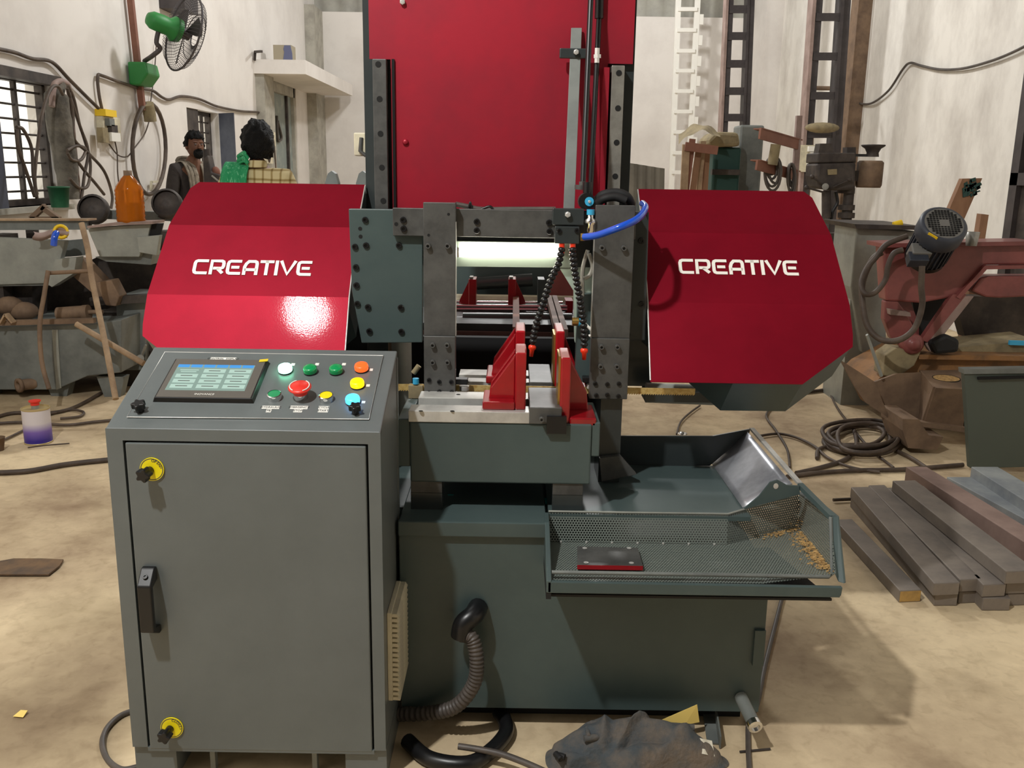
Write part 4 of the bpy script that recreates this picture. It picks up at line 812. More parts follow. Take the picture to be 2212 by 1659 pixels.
poly('chute', 'rustbrown', [(160, 558), (178, 560), (255, 640), (250, 658), (225, 655), (150, 590)], 5.95, .1, b1_)
q = V((-3.2, 6.0, 0)); ob('support', M().box(-3.4, -3.3, 5.95, 6.2, 0, 1.0), 'dark_iron', b1_); ob('support', M().box(-2.8, -2.7, 6.46, 6.6, 0, .7), 'dark_iron', b1_)
poly('dark_body', 'dark_iron', [(66, 606), (200, 560), (330, 500), (372, 500), (372, 740), (66, 740)], 6.45, .2, b1_)  # dark body widened as filler to darken the gaps under the benches
b2_ = thing('hopper_machine', 'grey steel hopper with rusty vise behind the left red guard', 'hopper', V((-2.55, 6.1, 0)))
poly('hopper_front', 'grey_light', [(188, 492), (325, 484), (318, 518), (300, 555), (215, 555)], 5.95, .08, b2_, bev=.004); poly('hopper_rim', 'primer_pink', [(188, 488), (250, 480), (330, 478), (330, 484), (250, 487), (188, 493)], 5.9, .2, b2_)
poly('hopper_opening', 'hole', [(322, 484), (352, 482), (345, 510), (318, 512)], 5.97, .02, b2_); poly('hopper_lower', 'grey_steel', [(205, 555), (330, 545), (325, 572), (230, 565)], 6.0, .15, b2_); poly('bracket', 'grey_light', [(296, 512), (345, 508), (338, 552), (300, 545)], 5.93, .05, b2_, bev=.003)
poly('vise_body', 'rustbrown', [(205, 610), (240, 605), (258, 640), (250, 662), (228, 660)], 5.85, .12, b2_, bev=.006); ob('vise_screw', M().cyl(A(125, 678, 5.8), A(182, 674, 5.8), .042, 14).cyl(A(182, 674, 5.8), A(222, 674, 5.8), .014, 10).cyl(A(180, 676, 5.8), A(192, 675, 5.8), .05, 14), 'rustbrown', b2_)
poly('machine_body', 'grey_steel', [(250, 640), (315, 640), (315, 800), (255, 800)], 6.0, .4, b2_, bev=.006); ob('slide_way', M().bar(A(200, 650, 5.95), A(330, 643, 5.95), .08, .05), 'dark_iron', b2_); ob('foot', M().box(-2.75, -2.4, 6.05, 6.35, 0, .5), 'dark_iron', b2_)
ch = thing('channel_beam', 'long grey steel channel lying across the left machines', 'steel channel', V((-2.8, 6.3, 0)))
ob('web', M().bar(A(-12, 485, 6.0), A(190, 484, 6.0), .02, .07), 'grey_steel', ch); ob('flange', M().bar(A(-12, 474, 6.02), A(200, 474, 6.02), .12, .012), 'wood_pale', ch); ob('leg', M().box(-3.3, -3.24, 6.3, 6.36, 0, 1.05), 'dark_iron', ch)
ob('rear_channel', M().bar(A(205, 462, 6.5), A(390, 468, 6.5), .1, .06), 'grey_steel', b2_)
# rods and small things on the left benches
st = thing('rod_stand', 'thin welded rod ladder leaning in front of the tank', 'rod stand', at(250, 870, z=0))
ob('rod', M().tube([A(176, 482, 5.6), A(190, 540, 5.55), A(198, 600, 5.5), A(225, 730, 5.3), A(250, 862, 5.1)], .018, 8, smooth=4), 'wood_pale', st); ob('rod', M().tube([A(104, 585, 5.5), A(95, 640, 5.45), A(86, 700, 5.4), A(90, 780, 5.35), A(106, 840, 5.3)], .014, 8, smooth=4), 'rustbrown', st)
ob('rung', M().cyl(A(102, 590, 5.52), A(197, 585, 5.52), .012, 8), 'rustbrown', st); ob('brace', M().cyl(A(165, 700, 5.5), A(310, 785, 5.4), .018, 8), 'wood_pale', st)
p = A(284, 481, 5.98); bt = thing('amber_bottle', 'ribbed amber plastic bottle standing on the grey hopper', 'bottle', p); s = .168 / 57 * 1.0
R = .088; prof = [(R * .9, 0), (R * .97, .01)]
for i in range(7): prof += [(R, .02 + i * .026), (R * .955, .033 + i * .026)]
prof += [(R, .2), (R * .86, .23), (R * .5, .275), (R * .28, .295)]
ob('bottle_body', M().lathe(prof, p, (0, 0, 1), 28), 'amber', bt); ob('bottle_neck', M().lathe([(R * .29, .29), (R * .29, .325), (R * .2, .325), (R * .2, .3)], p, (0, 0, 1), 16), 'rustbrown', bt); ob('oil', M().lathe([(.001, .004), (R * .86, .006), (R * .92, .03), (R * .92, .125), (.001, .125)], p, (0, 0, 1), 20), 'dust', bt)
for px, py, lab in ((202, 452, 'round black pulley leaning on the channel left of the amber bottle'), (361, 440, 'round black pulley leaning right of the amber bottle')):
    c = A(px, py, 6.35); ax = V((.15, -1, .25)); pu = thing('pulley', lab, 'pulley', c - V((0, 0, .1)), 'black pulleys on the bench')
    ob('rim', M().lathe([(.085, .03), (.1, .02), (.1, -.03), (.085, -.03)], c, ax, 24), 'dark_iron', pu); ob('disc', M().lathe([(.088, .0), (.05, .012), (.03, .02), (.012, .02), (.0005, .018)], c, ax, 24), 'dark_iron', pu); ob('support_lug', M().bar(c + V((0, .02, 0)), c + V((-.06 if px < 300 else -.05, .02, -.1)), .03, .05), 'dark_iron', pu)
rg = M().grid(10, 5, lambda u, v: A(72 + 75 * u + 3 * math.sin(v * 6), 500 + 18 * v + 4 * math.sin(u * 7) - 6 * u, 5.8 - .05 * math.sin(v * 3)))
ob('red_rag', rg, 'primer_pink', label='faded red rag hanging over the left trough edge', cat='rag'); ob('yellow_tape', M().lathe([(.03, 0), (.045, .0), (.045, .03), (.03, .03), (.03, 0)], A(132, 502, 5.78), (.4, -.9, .3), 16), 'label_yellow', label='yellow tape roll on the red rag', cat='tape roll')
ob('blue_handle_tool', M().tube([A(116, 530, 5.6), A(118, 512, 5.6), A(122, 503, 5.63)], .02, 8, smooth=4), 'blue_hose', label='blue tool handle sticking up in front of the trough', cat='tool')
ob('spanner_lever', M().bar(A(304, 772, 5.95), A(315, 745, 5.95), .022, .01).cyl(A(303, 774, 5.95), A(303, 774, 5.92), .025, 10), 'steel', b2_)
af = thing('rusty_bracket', 'rusty steel A-shaped bracket on the channel below the window', 'bracket', A(98, 474, 6.25))
for a, b in (((68, 472), (98, 444)), ((92, 448), (128, 474)), ((68, 473), (130, 473))): ob('strut', M().bar(A(a[0], a[1], 6.25), A(b[0], b[1], 6.25), .04, .03), 'rustbrown', af)
p = A(130, 448, 6.4); ob('green_bucket', M().lathe([(.055, 0), (.068, .13), (.072, .13), (.072, .14), (.06, .14), (.05, .01), (.0005, .01)], p, (0, 0, 1), 18), 'green_plastic', label='dark green plastic tub on the bench below the window', cat='tub')
ob('angle_offcut', M().bar(A(2, 700, 5.6), A(14, 678, 5.6), .05, .01).bar(A(14, 678, 5.6), A(30, 697, 5.6), .05, .01), 'wood_pale', label='small pale angle offcut on the tank rail', cat='offcut')
for i, (px, py) in enumerate(((20, 660), (52, 672))): ob('rag_heap', M().sphere(A(px, py, 5.9), (.09, .07, .06), 12, 8), 'rustbrown', label=('rounded brown lump at the far left on the tank', 'flatter brown lump beside the rusty vise screw')[i], cat='rag')
# ---------------------------------------------------------------- left wall things
XW = XL + .03
hr = thing('canvas_roll', 'dirty grey canvas roll hanging by the barred window', 'canvas roll', at(150, 400, x=XL + .12))
ob('roll', M().tube([at(px, py, x=XL + .12) for px, py in ((128, 182), (122, 215), (130, 280), (142, 350), (150, 430))], [.05, .085, .09, .085, .075], 14, smooth=6), 'canvas', hr); ob('strap', M().tube([at(px, py, x=XL + .14) for px, py in ((112, 230), (118, 182), (140, 178), (150, 200), (158, 300), (170, 430))], .022, 8, smooth=6), 'primer_pink', hr)
for pts, lab in (([(147, 185), (160, 215), (172, 270), (190, 325), (182, 380), (176, 430)], 'brown cable hanging closest to the canvas roll'), ([(145, 190), (165, 250), (182, 300), (195, 350), (190, 400), (170, 405), (150, 385)], 'brown cable hanging in a low curl'),
    ([(150, 200), (158, 250), (160, 300), (190, 330), (225, 370), (242, 420), (240, 450)], 'brown cable slanting to the amber bottle'), ([(136, 205), (124, 186), (108, 195), (90, 250), (82, 310), (75, 380), (80, 430)], 'cable hanging across the window bars'),
    ([(36, 275), (50, 280), (68, 320), (72, 380), (80, 420)], 'bent cable in front of the window lower left'), ([(36, 280), (40, 320), (60, 380), (75, 425)], 'inner cable at the window lower left'), ([(145, 325), (165, 315), (185, 322), (175, 345), (155, 345), (145, 330)], 'small cable curl on the canvas roll'), ([(165, 345), (185, 372), (205, 395), (225, 420)], 'short slanted cable left of the bottle')):
    ptube('hanging_cable', 'cable', pts, .012, x=XL + .2, label=lab, cat='cable', group='cables hanging by the window')
for pts, lab in (([(-20, 103), (30, 113), (70, 127), (112, 134), (150, 172), (190, 212), (222, 243)], 'grey cable along the wall from the left edge to the switchboard'), ([(222, 243), (214, 205), (211, 165), (222, 164), (260, 178), (300, 190), (330, 196), (350, 210), (366, 215), (392, 208), (430, 214), (470, 230), (520, 240), (560, 243), (568, 252), (574, 275)], 'grey cable along the wall from the switchboard to the door'),
    ([(247, 300), (253, 330), (254, 370), (257, 400)], 'thin lead down from the switchboard'), ([(236, 312), (255, 335), (275, 338), (290, 320), (312, 290), (322, 262)], 'thin lead looping to the cable coil'), ([(338, 90), (334, 150), (328, 200), (324, 232)], 'thin lead down from the fan')):
    ptube('wall_cable', 'cable', pts, .014 if 'grey' in lab else .006, x=XW, label=lab, cat='cable', group='cables on the left wall')
sw = thing('switchboard', 'cream switchboard with yellow top on the left wall', 'switchboard', at(228, 305, x=XL))
a = at(206, 250, x=XL); b = at(248, 304, x=XL); ob('board', M().box(XL, XL + .06, a.y, b.y, b.z, a.z), 'cream', sw, bev=.004); c1_ = at(204, 235, x=XL); ob('top_box', M().box(XL, XL + .09, c1_.y, c1_.y + .22, a.z, c1_.z), 'label_yellow', sw)
for i, (px, py, w1, h1, mt) in enumerate(((232, 264, .05, .05, 'grey_steel'), (238, 278, .06, .05, 'dark_iron'), (241, 296, .09, .06, 'white'), (218, 292, .05, .1, 'rag'))):
    q = at(px, py, x=XL + .06); ob('switch', M().box(XL + .05, XL + .1, q.y - w1, q.y + w1, q.z - h1 * .6, q.z + h1 * .6), mt, sw)
# fan on its pole
fan = thing('wall_fan', 'green wall fan with wire cage on a brown pole', 'fan', at(308, 235, x=XL + .05))
pl0 = at(308, 238, x=XL + .05); ob('pole', M().bar(at(308, 238, x=XL + .05), at(281, -10, x=XL + .05), .05, .05, (1, 0, 0)), 'redoxide', fan)
a = at(294, 133, x=XL + .1); b = at(327, 190, x=XL + .1); ob('regulator_box', M().prism([(XL + .02, a.y, a.z), (XL + .18, a.y, a.z), (XL + .2, a.y, (a.z + b.z) / 2), (XL + .12, a.y, b.z), (XL + .02, a.y, b.z)], (0, b.y - a.y - .02, 0)), 'fan_green', fan, bev=.015)
YFN = 8.55; ax = V((.74, .58, -.30)).normalized(); mo = A(350, 52, YFN); cc_ = A(396, 70, YFN + .16)
ax = (cc_ - mo).normalized(); ax = (V((.74, .55, -.3)) + ax).normalized()
ob('motor', M().lathe([(.0005, -.14), (.05, -.13), (.075, -.09), (.08, 0), (.075, .06), (.11, .1), (.1, .16)], mo, ax, 18), 'fan_green', fan)
ob('arm', M().tube([at(312, 132, x=XL + .1), A(330, 120, YFN), A(346, 105, YFN), A(338, 92, YFN - .03), A(342, 68, YFN - .02)], .02, 8, smooth=5), 'column_iron', fan)
cc_ = mo + ax * .2; u, v, _ = frame(ax); RF = .335
blades = M()
for k in range(3):
    t = 2.1 * k + .6; d1 = u * math.cos(t) + v * math.sin(t); d2 = u * math.cos(t + .6) + v * math.sin(t + .6); d3 = u * math.cos(t + .35) + v * math.sin(t + .35)
    bl_ = M().prism([cc_ + d1 * .05, cc_ + d1 * .27, cc_ + d3 * .29 + ax * .03, cc_ + d2 * .26 + ax * .05, cc_ + d2 * .06 + ax * .02], ax * .004); ob('blade', bl_, 'column_iron', fan)
ob('hub', M().cyl(cc_ - ax * .03, cc_ + ax * .05, .05, 16), 'column_iron', fan)
cg = M(); circ = lambda r, h, n=40: [cc_ + ax * h + (u * math.cos(2 * math.pi * i / n) + v * math.sin(2 * math.pi * i / n)) * r for i in range(n)]
cg.tube(circ(RF, .0), .009, 6, True); cg.tube(circ(.2, .1), .004, 5, True); cg.tube(circ(.1, -.09), .004, 5, True); cg.tube(circ(.08, .11), .006, 5, True)
for i in range(60):
    t = 2 * math.pi * i / 60; d = u * math.cos(t) + v * math.sin(t)
    cg.tube([cc_ + d * .08 + ax * .11, cc_ + d * .2 + ax * .1, cc_ + d * .3 + ax * .06, cc_ + d * RF, cc_ + d * .28 - ax * .06, cc_ + d * .1 - ax * .09], .0022, 4)
ob('cage', cg, 'column_iron', fan)
ob('speaker_box', M().box(at(424, -20, x=XL).x, XL + .25, A(424, 0, 9.6).y, 10.0, 2.95, A(440, 18, 9.7).z + .35), 'column_iron', label='dark box at the top edge beside the fan', cat='box')
# ring of cable on the wall
q = [at(322 + 36 * math.sin(t) + 0 * math.cos(t), 322 - 98 * math.cos(t), x=XL + .06) for t in [2 * math.pi * i / 28 for i in range(28)]]
cr_ = thing('cable_ring', 'large brown ring of cable hanging on the left wall', 'cable', at(322, 420, x=XL + .06)); ob('loop', M().tube(q, .02, 8, True), 'cable', cr_); ob('wrap', M().tube([at(px, py, x=XL + .08) for px, py in ((318, 224), (322, 240), (325, 262))], .06, 8), 'rag', cr_)
ob('wall_hook', M().bar(at(327, 392, x=XL + .04), at(326, 412, x=XL + .04), .02, .02, (1, 0, 0)).bar(at(327, 393, x=XL + .04), at(344, 392, x=XL + .04), .02, .02), 'cream', label='pale bent bracket on the wall inside the cable ring', cat='bracket')
ob('wall_bracket', M().bar(at(551, 112, x=XL + .03), at(550, 130, x=XL + .03), .03, .03, (1, 0, 0)).bar(at(551, 112, x=XL + .03), at(565, 111, x=XL + .2), .03, .03), 'dark_iron', label='small dark angle bracket left of the canopy', cat='bracket')
p = A(610, 134, 13.4); cx_ = thing('carton', 'grey carton with a blue print standing on the canopy', 'carton', V((p.x, 13.4, zc + .12)))
ob('box', M().box(A(591, 130, 13.3).x, A(630, 130, 13.3).x, 13.3, 13.55, zc + .12, A(610, 97, 13.3).z), 'carton', cx_)
ob('print', M().prism([A(611, 134, 13.29), A(632, 134, 13.29), A(631, 115, 13.29), A(627, 98, 13.29), A(614, 98, 13.29), A(612, 106, 13.29), A(614, 112, 13.29)], (0, .012, 0)), 'carton_blue', cx_)
q = thing('meter_box', 'pale electric meter box with loose wires beside the door', 'meter box', at(583, 345, x=XL + .1)); 
for px, py, w1, h1 in ((586, 300, .16, .09), (582, 320, .1, .12), (586, 332, .2, .05), (582, 340, .12, .08)): 
    c = at(px, py, x=XL + .2); ob('module', M().box(XL + .12, XL + .22, c.y - w1, c.y + w1, c.z - h1, c.z + h1), 'cream' if h1 > .06 else 'plaster', q)
ptube('wire', 'cable', [(572, 272), (575, 300), (582, 350), (590, 300), (597, 380)], .01, q, x=XL + .24)
ptube('door_wire', 'rubber', [(598, 250), (600, 300), (605, 303), (608, 295), (600, 262)], .02, x=XL - .055, label='dark wire loop hanging in front of the door', cat='cable')
# ---------------------------------------------------------------- back and right side
YW = 16.3
wlad = thing('white_ladder', 'white painted steel ladder standing against the back wall', 'ladder', (A(1470, 300, YW).x, YW, 0))
def down(a, b, z):   # extend the line a-b to height z
    t = (z - a.z) / (b.z - a.z); return a + (b - a) * t
for pa, pb in (((1466, -20), (1450, 405)), ((1508, -20), (1486, 405))):
    a = A(pa[0], pa[1], YW); b = A(pb[0], pb[1], YW); ob('rail', M().bar(down(a, b, 0), down(a, b, 5.0), .09, .05, (0, 1, 0)), 'white', wlad)
for i, py in enumerate((20, 65, 110, 153, 197, 241, 285, 330, 372)):
    k = (py + 20) / 425; ob('rung', M().bar(A(1466 - 16 * k, py, YW - .03), A(1508 - 22 * k, py, YW - .03), .05, .06), 'white', wlad)
    if i < 8: ob('lug', M().box(A(1512 - 22 * k, py, YW).x - .02, A(1512 - 22 * k, py, YW).x + .08, YW - .02, YW + .06, A(1500, py + 22, YW).z - .08, A(1500, py + 22, YW).z + .08), 'white', wlad)
def column(name, lab, y, L0, L1, R0, R1, bats, wpx, y0=-20, y1=400):
    t = thing(name, lab, 'steel column', ((A(L1, y1, y).x + A(R1, y1, y).x) / 2, y, 0))
    for k, (p0, p1) in enumerate(((L0, L1), (R0, R1))):
        a = A(p0, y0, y); b = A(p1, y1, y); w_ = wpx * y / F
        ob('channel', M().bar(down(a, b, 0), down(a, b, 5.6), w_, .18, (0, 1, 0)), 'column_iron', t)
        ob('flange_edge', M().bar(down(a, b, 0) + V((-w_ * .7, -.02, 0)), down(a, b, 5.6) + V((-w_ * .7, -.02, 0)), w_ * .45, .2, (0, 1, 0)), 'primer_pink' if k == 0 else 'column_iron', t)
    for py in bats:
        k = (py - y0) / (y1 - y0); ob('batten', M().bar(A(L0 + (L1 - L0) * k, py, y - .1), A(R0 + (R1 - R0) * k, py, y - .1), .02, 15 * y / F), 'column_iron', t)
    return t
column('steel_column', 'dark battened steel column standing behind the grey post', 13.6, 1577, 1558, 1622, 1606, (20, 78, 138, 197, 254, 312), 11)
column('steel_column', 'taller dark battened steel column behind the drill press', 11.2, 1766, 1736, 1826, 1798, (37, 122, 207, 290, 366), 15)
ob('grey_post', M().box(A(1598, 300, 9.0).x, A(1650, 300, 9.0).x, 9.0, 9.3, 0, A(1620, 270, 9.0).z), 'grey_steel', label='square grey steel post between column and wire coils', cat='post', bev=.02)
rk = thing('angle_rack', 'rack of two red oxide angle arms with pale upright', 'rack', (A(1728, 400, 8.6).x, 8.6, 0))
a = A(1738, 60, 8.7); b = A(1716, 400, 8.7); ob('upright', M().bar(down(a, b, 0), A(1726, 250, 8.7), .05, .05, (0, 1, 0)), 'primer_pink', rk)
for (x0, y0_, x1, y1_, h) in ((1641, 288, 1726, 312, 22), (1634, 356, 1722, 380, 20)): ob('arm', M().bar(A(x0, y0_, 8.2), A(x1, y1_, 8.7), .02, h * 8.5 / F).bar(A(x0, y0_, 8.2) + V((0, .05, .04)), A(x1, y1_, 8.7) + V((0, .05, .04)), .1, .01), 'redoxide', rk)
def coil(name, lab, mt, cx, cy, rx, ry, y, n, r, grp=None, cat='coil'):
    t = thing(name, lab, cat, A(cx, cy + ry, y), grp)
    for k in range(n):
        f = 1 - .12 * k + .03 * random.random(); dx = random.uniform(-.25, .25) * rx; q = [A(cx + dx + rx * f * math.sin(a_), cy - ry * f * math.cos(a_) + (1 - f) * -ry, y + .02 * k) for a_ in [2 * math.pi * i / 20 for i in range(20)]]
        ob('turn', M().tube(q, r, 6, True), mt, t)
    return t
coil('wire_coil', 'dark wire coil hanging on the lower rack arm near the post', 'rubber', 1670, 375, 17, 36, 8.35, 6, .012, 'coils on the rack'); coil('wire_coil', 'narrow wire coil hanging at the rack upright', 'rubber', 1710, 386, 8, 32, 8.5, 4, .012, 'coils on the rack')
ob('rope_hank', M().tube([A(1676, 312, 8.3), A(1672, 335, 8.3), A(1668, 356, 8.3)], .045, 8, smooth=4), 'rag', label='pale rope hank between the two rack arms', cat='rope')
# wood and rag pile
YWP = 8.0
for i, (x0, y0_, x1, y1_, w_, mt) in enumerate(((1482, 312, 1476, 440, .06, 'wood_pale'), (1496, 300, 1478, 440, .05, 'redoxide'), (1510, 318, 1492, 440, .05, 'wood'), (1520, 305, 1506, 440, .04, 'wood_pale'), (1528, 312, 1520, 440, .05, 'wood'))):
    a = A(x0, y0_, YWP + .05 * i); b = A(x1, y1_, YWP + .05 * i); ob('plank', M().bar(down(a, b, 0), a, w_, .03, (0, 1, 0)), mt, label=('pale plank leaning leftmost in the wood pile', 'narrow red-brown plank leaning in the wood pile', 'brown plank leaning in the middle of the wood pile', 'pale thin plank leaning in the wood pile', 'brown plank leaning rightmost in the wood pile')[i], cat='plank', group='planks leaning behind the right guard')
ob('cross_board', M().bar(A(1480, 316, 7.97), A(1550, 325, 7.97), .03, .07), 'redoxide', label='short red-brown board nailed across the planks', cat='board')
m = M(); m.grid(14, 8, lambda u, v: A(1466 + 90 * u, 300 - 32 * math.sin(math.pi * min(1, u * .8 + .1)) + 22 * v * (1 - u * .6) + 3 * math.sin(u * 14 + v * 3), YWP + .35 - .3 * v + .05 * math.sin(u * 9))); ob('sacking', m, 'rag', label='dusty brown sacking thrown over the wood pile', cat='sack')
gm = thing('green_machine', 'dark green machine under a dusty cover behind the right guard', 'machine', (A(1575, 400, 8.8).x, 8.8, 0)); ob('body', M().box(A(1540, 350, 8.6).x, A(1600, 350, 8.6).x, 8.6, 9.0, 0, A(1570, 318, 8.6).z), 'green_dark', gm, bev=.02); ob('cover', M().prism([A(1535, 318, 8.5), A(1600, 316, 8.5), A(1596, 286, 8.5), A(1548, 284, 8.5), A(1530, 302, 8.5)], (0, .5, 0)), 'rag', gm, bev=.03); ob('front_bar', M().box(A(1540, 350, 8.5).x, A(1600, 350, 8.5).x, 8.5, 8.58, A(1570, 378, 8.5).z, A(1570, 366, 8.5).z), 'dark_iron', gm)
m = M(); n_ = 16; m.grid(n_, 1, lambda u, v: A(1360 + 74 * u - 6 * v, 352 + 12 * u + 405 * v, 7.6 + .012 * math.cos(u * n_ * math.pi / 2)), False); o = ob('ribbed_sheet', m, 'sheet_dark', label='dark ribbed sheet standing right of the red column', cat='sheet'); s_ = o.modifiers.new('thick', 'SOLIDIFY'); s_.thickness = .01
sb2 = thing('fuse_board', 'cream fuse board on the column beside the drill press', 'switchboard', A(1750, 360, 11.05)); a = A(1727, 313, 11.04); b = A(1768, 372, 11.04); ob('board', M().box(a.x, b.x, 11.04, 11.09, b.z, a.z), 'cream', sb2)
for px, py in ((1755, 322), (1758, 335), (1753, 350)): q = A(px, py, 11.04); ob('switch', M().box(q.x - .06, q.x + .06, 10.98, 11.04, q.z - .03, q.z + .03), 'white', sb2)
ob('sack_on_column', M().sphere(A(1776, 276, 10.95), (.2, .1, .06), 14, 8), 'rag', label='brown sack lying on a batten of the tall column', cat='sack')
ob('bent_pipe', M().tube([V((A(1752, 340, 11.6).x, 11.6, 0)), A(1752, 340, 11.6), A(1757, 190, 11.6), A(1760, 190, 11.6), A(1800, 191, 11.6)], .025, 8), 'rustbrown', label='bent brown pipe behind the tall column', cat='pipe')
ptube('wall_wire', 'rubber', [(1838, 214), (1860, 224), (1885, 222), (1920, 195), (1950, 150), (1966, 136), (1990, 142), (2030, 150), (2080, 148), (2140, 132), (2190, 112), (2240, 86)], .013, x=XR - .04, label='black wire drooping along the right wall', cat='cable')
# drill press
YD = 7.4
dp = thing('drill_press', 'old dark pillar drill press with a big rear motor', 'drill press', (A(1828, 480, YD).x, YD, 0))
cxp = A(1828, 480, YD).x
ob('pillar', M().cyl((cxp, YD, .04), (cxp, YD, A(1828, 400, YD).z), .04, 16), 'dark_iron', dp); ob('foot', M().box(cxp - .25, cxp + .2, YD - .3, YD + .2, 0, .06), 'dark_iron', dp, bev=.01)
for py in (412, 448, 465, 520): q = A(1828, py, YD); ob('clamp_ring', M().cyl(q - V((0, 0, .02)), q + V((0, 0, .02)), .065, 16), 'dark_iron', dp)
poly('head', 'dark_iron', [(1766, 352), (1850, 350), (1848, 410), (1812, 412), (1770, 408), (1764, 380)], YD - .15, .3, dp, bev=.02); poly('belt_cover', 'dark_iron', [(1768, 330), (1848, 330), (1850, 350), (1766, 352)], YD - .15, .3, dp, bev=.01); poly('maker_plate', 'rag', [(1788, 366), (1808, 365), (1808, 377), (1789, 378)], YD - .16, .012, dp)
poly('pulley_stack', 'dark_iron', [(1772, 310), (1798, 310), (1800, 330), (1768, 330)], YD - .1, .12, dp); poly('belt_tension_post', 'dark_iron', [(1830, 318), (1849, 318), (1849, 352), (1830, 352)], YD - .06, .1, dp)
q = A(1878, 377, YD); ob('drive_motor', M().lathe([(.0005, -.1), (.09, -.1), (.1, -.08), (.1, .09), (.085, .105), (.0005, .105)], q, (0, 0, 1), 18), 'rustbrown', dp); q = A(1885, 330, YD); ob('motor_pulley', M().lathe([(.05, -.03), (.045, .0), (.06, .03), (.09, .05), (.09, .06), (.0005, .06)], q, (0, 0, 1), 18), 'dark_iron', dp); ob('motor_arm', M().bar(A(1840, 380, YD), A(1868, 380, YD), .06, .08), 'dark_iron', dp)
ob('belt', M().bar(A(1780, 334, YD), A(1885, 336, YD), .03, .02), 'black', dp)
ob('quill', M().cyl(A(1785, 412, YD - .1), A(1785, 470, YD - .1), .035, 14), 'dark_iron', dp); ob('chuck', M().cyl(A(1785, 470, YD - .1), A(1785, 500, YD - .1), .025, 12), 'steel_dark', dp)
for a, b in (((1783, 402), (1754, 382)), ((1800, 404), (1835, 388)), ((1778, 415), (1742, 405))): ob('feed_handle', M().cyl(A(a[0], a[1], YD - .18), A(b[0], b[1], YD - .2), .008, 8).sphere(A(b[0], b[1], YD - .2), .018, 10, 6), 'dark_iron', dp)
ob('feed_hub', M().cyl(A(1783, 403, YD - .14), A(1783, 403, YD - .2), .025, 14), 'steel', dp); ob('table_bracket', M().bar(A(1828, 510, YD), A(1785, 512, YD - .1), .08, .06), 'dark_iron', dp)
c = A(1842, 522, YD - .1); u, v, _ = frame((.6, -1, .1)); ob('handwheel', M().tube([c + (u * math.cos(t) + v * math.sin(t)) * .085 for t in [2 * math.pi * i / 24 for i in range(24)]], .01, 6, True).cyl(c - u * .08, c + u * .08, .008, 6).cyl(c - v * .08, c + v * .08, .008, 6), 'dark_iron', dp)
ptube('hanging_switch', 'black', [(1805, 415), (1808, 428), (1808, 440), (1798, 458), (1795, 480)], .014, dp, y=YD - .05)
# right horizontal saw being built: red-brown arm, motor, rusty base
YS = 5.2
hs = thing('unfinished_saw', 'unfinished horizontal saw with maroon arm and rusty base', 'saw', (2.6, YS, 0))
poly('arm_beam', 'maroon', [(1907, 531), (2240, 526), (2240, 572), (2128, 573), (2098, 605), (2072, 640), (1990, 655), (1914, 650)], YS, .12, hs, bev=.012); poly('arm_lip', 'maroon', [(2098, 628), (2118, 600), (2140, 596), (2240, 596), (2240, 640), (2160, 644), (2130, 642)], YS + .02, .12, hs, bev=.01)
poly('arm_flange', 'maroon', [(1907, 526), (2240, 521), (2240, 530), (1907, 535)], YS - .06, .24, hs); poly('rib', 'maroon', [(2066, 642), (2128, 574), (2240, 573), (2240, 580), (2132, 582), (2074, 646)], YS - .03, .03, hs)
poly('leg_plate', 'maroon', [(1912, 650), (1940, 650), (1962, 682), (1992, 742), (1960, 760), (1925, 730), (1910, 690)], YS + .01, .06, hs, bev=.008); poly('leg_web', 'maroon', [(1935, 633), (1960, 633), (1985, 700), (1985, 730), (1960, 735), (1922, 680)], YS + .1, .05, hs); poly('shelf', 'primer_pink', [(1922, 668), (1966, 675), (1968, 684), (1924, 680)], YS - .04, .12, hs)
poly('brace', 'maroon', [(2058, 636), (2088, 636), (2010, 742), (1990, 734)], YS - .02, .04, hs); poly('brace_edge', 'primer_pink', [(2085, 640), (2104, 640), (2010, 760), (2000, 745)], YS - .02, .03, hs)
q = A(1970, 742, YS - .02); ob('pivot_boss', M().lathe([(.06, .05), (.06, -.02), (.045, -.03), (.035, -.03), (.03, -.045), (.012, -.05), (.0005, -.05)], q, (0, 1, 0), 22), 'maroon', hs)
poly('pivot_block', 'rag', [(1912, 768), (1935, 752), (1990, 760), (1975, 790), (1940, 815), (1908, 812)], YS - .03, .15, hs, bev=.006)
poly('base_side', 'rust', [(1905, 812), (1990, 768), (2240, 772), (2240, 900), (1990, 906), (1925, 906), (1888, 828)], YS + .04, .5, hs); poly('base_top_rail', 'rust', [(1985, 766), (2240, 770), (2240, 780), (1985, 776)], YS - .02, .5, hs)
poly('chute_plate', 'rustbrown', [(1816, 778), (1890, 825), (1906, 866), (1924, 906), (1870, 870), (1848, 838)], YS - .25, .02, hs); poly('chute_plate', 'rustbrown', [(1890, 825), (1936, 808), (1990, 806), (1985, 905), (1924, 906), (1906, 866)], YS - .1, .02, hs)
tt = [A(1990, 800, YS - .05), A(2078, 799, YS - .05), A(2090, 839, YS - .38), A(2020, 836, YS - .38)]
bx_ = M().sheet([tt[3], tt[2], tt[1], tt[0]], -.012); ob('socket_top', bx_, 'rustbrown', hs); ob('socket_front', M().sheet([tt[3], tt[2], A(2078, 925, YS - .3), A(1994, 915, YS - .3)], -.01), 'rustbrown', hs); ob('socket_side', M().sheet([tt[0], tt[3], A(1994, 915, YS - .3), A(1984, 905, YS - .05)], -.01), 'rustbrown', hs)
cn_ = sum(tt, V((0, 0, 0))) / 4; nn_ = (tt[1] - tt[0]).cross(tt[3] - tt[0]).normalized(); nn_ = nn_ if nn_.z > 0 else -nn_
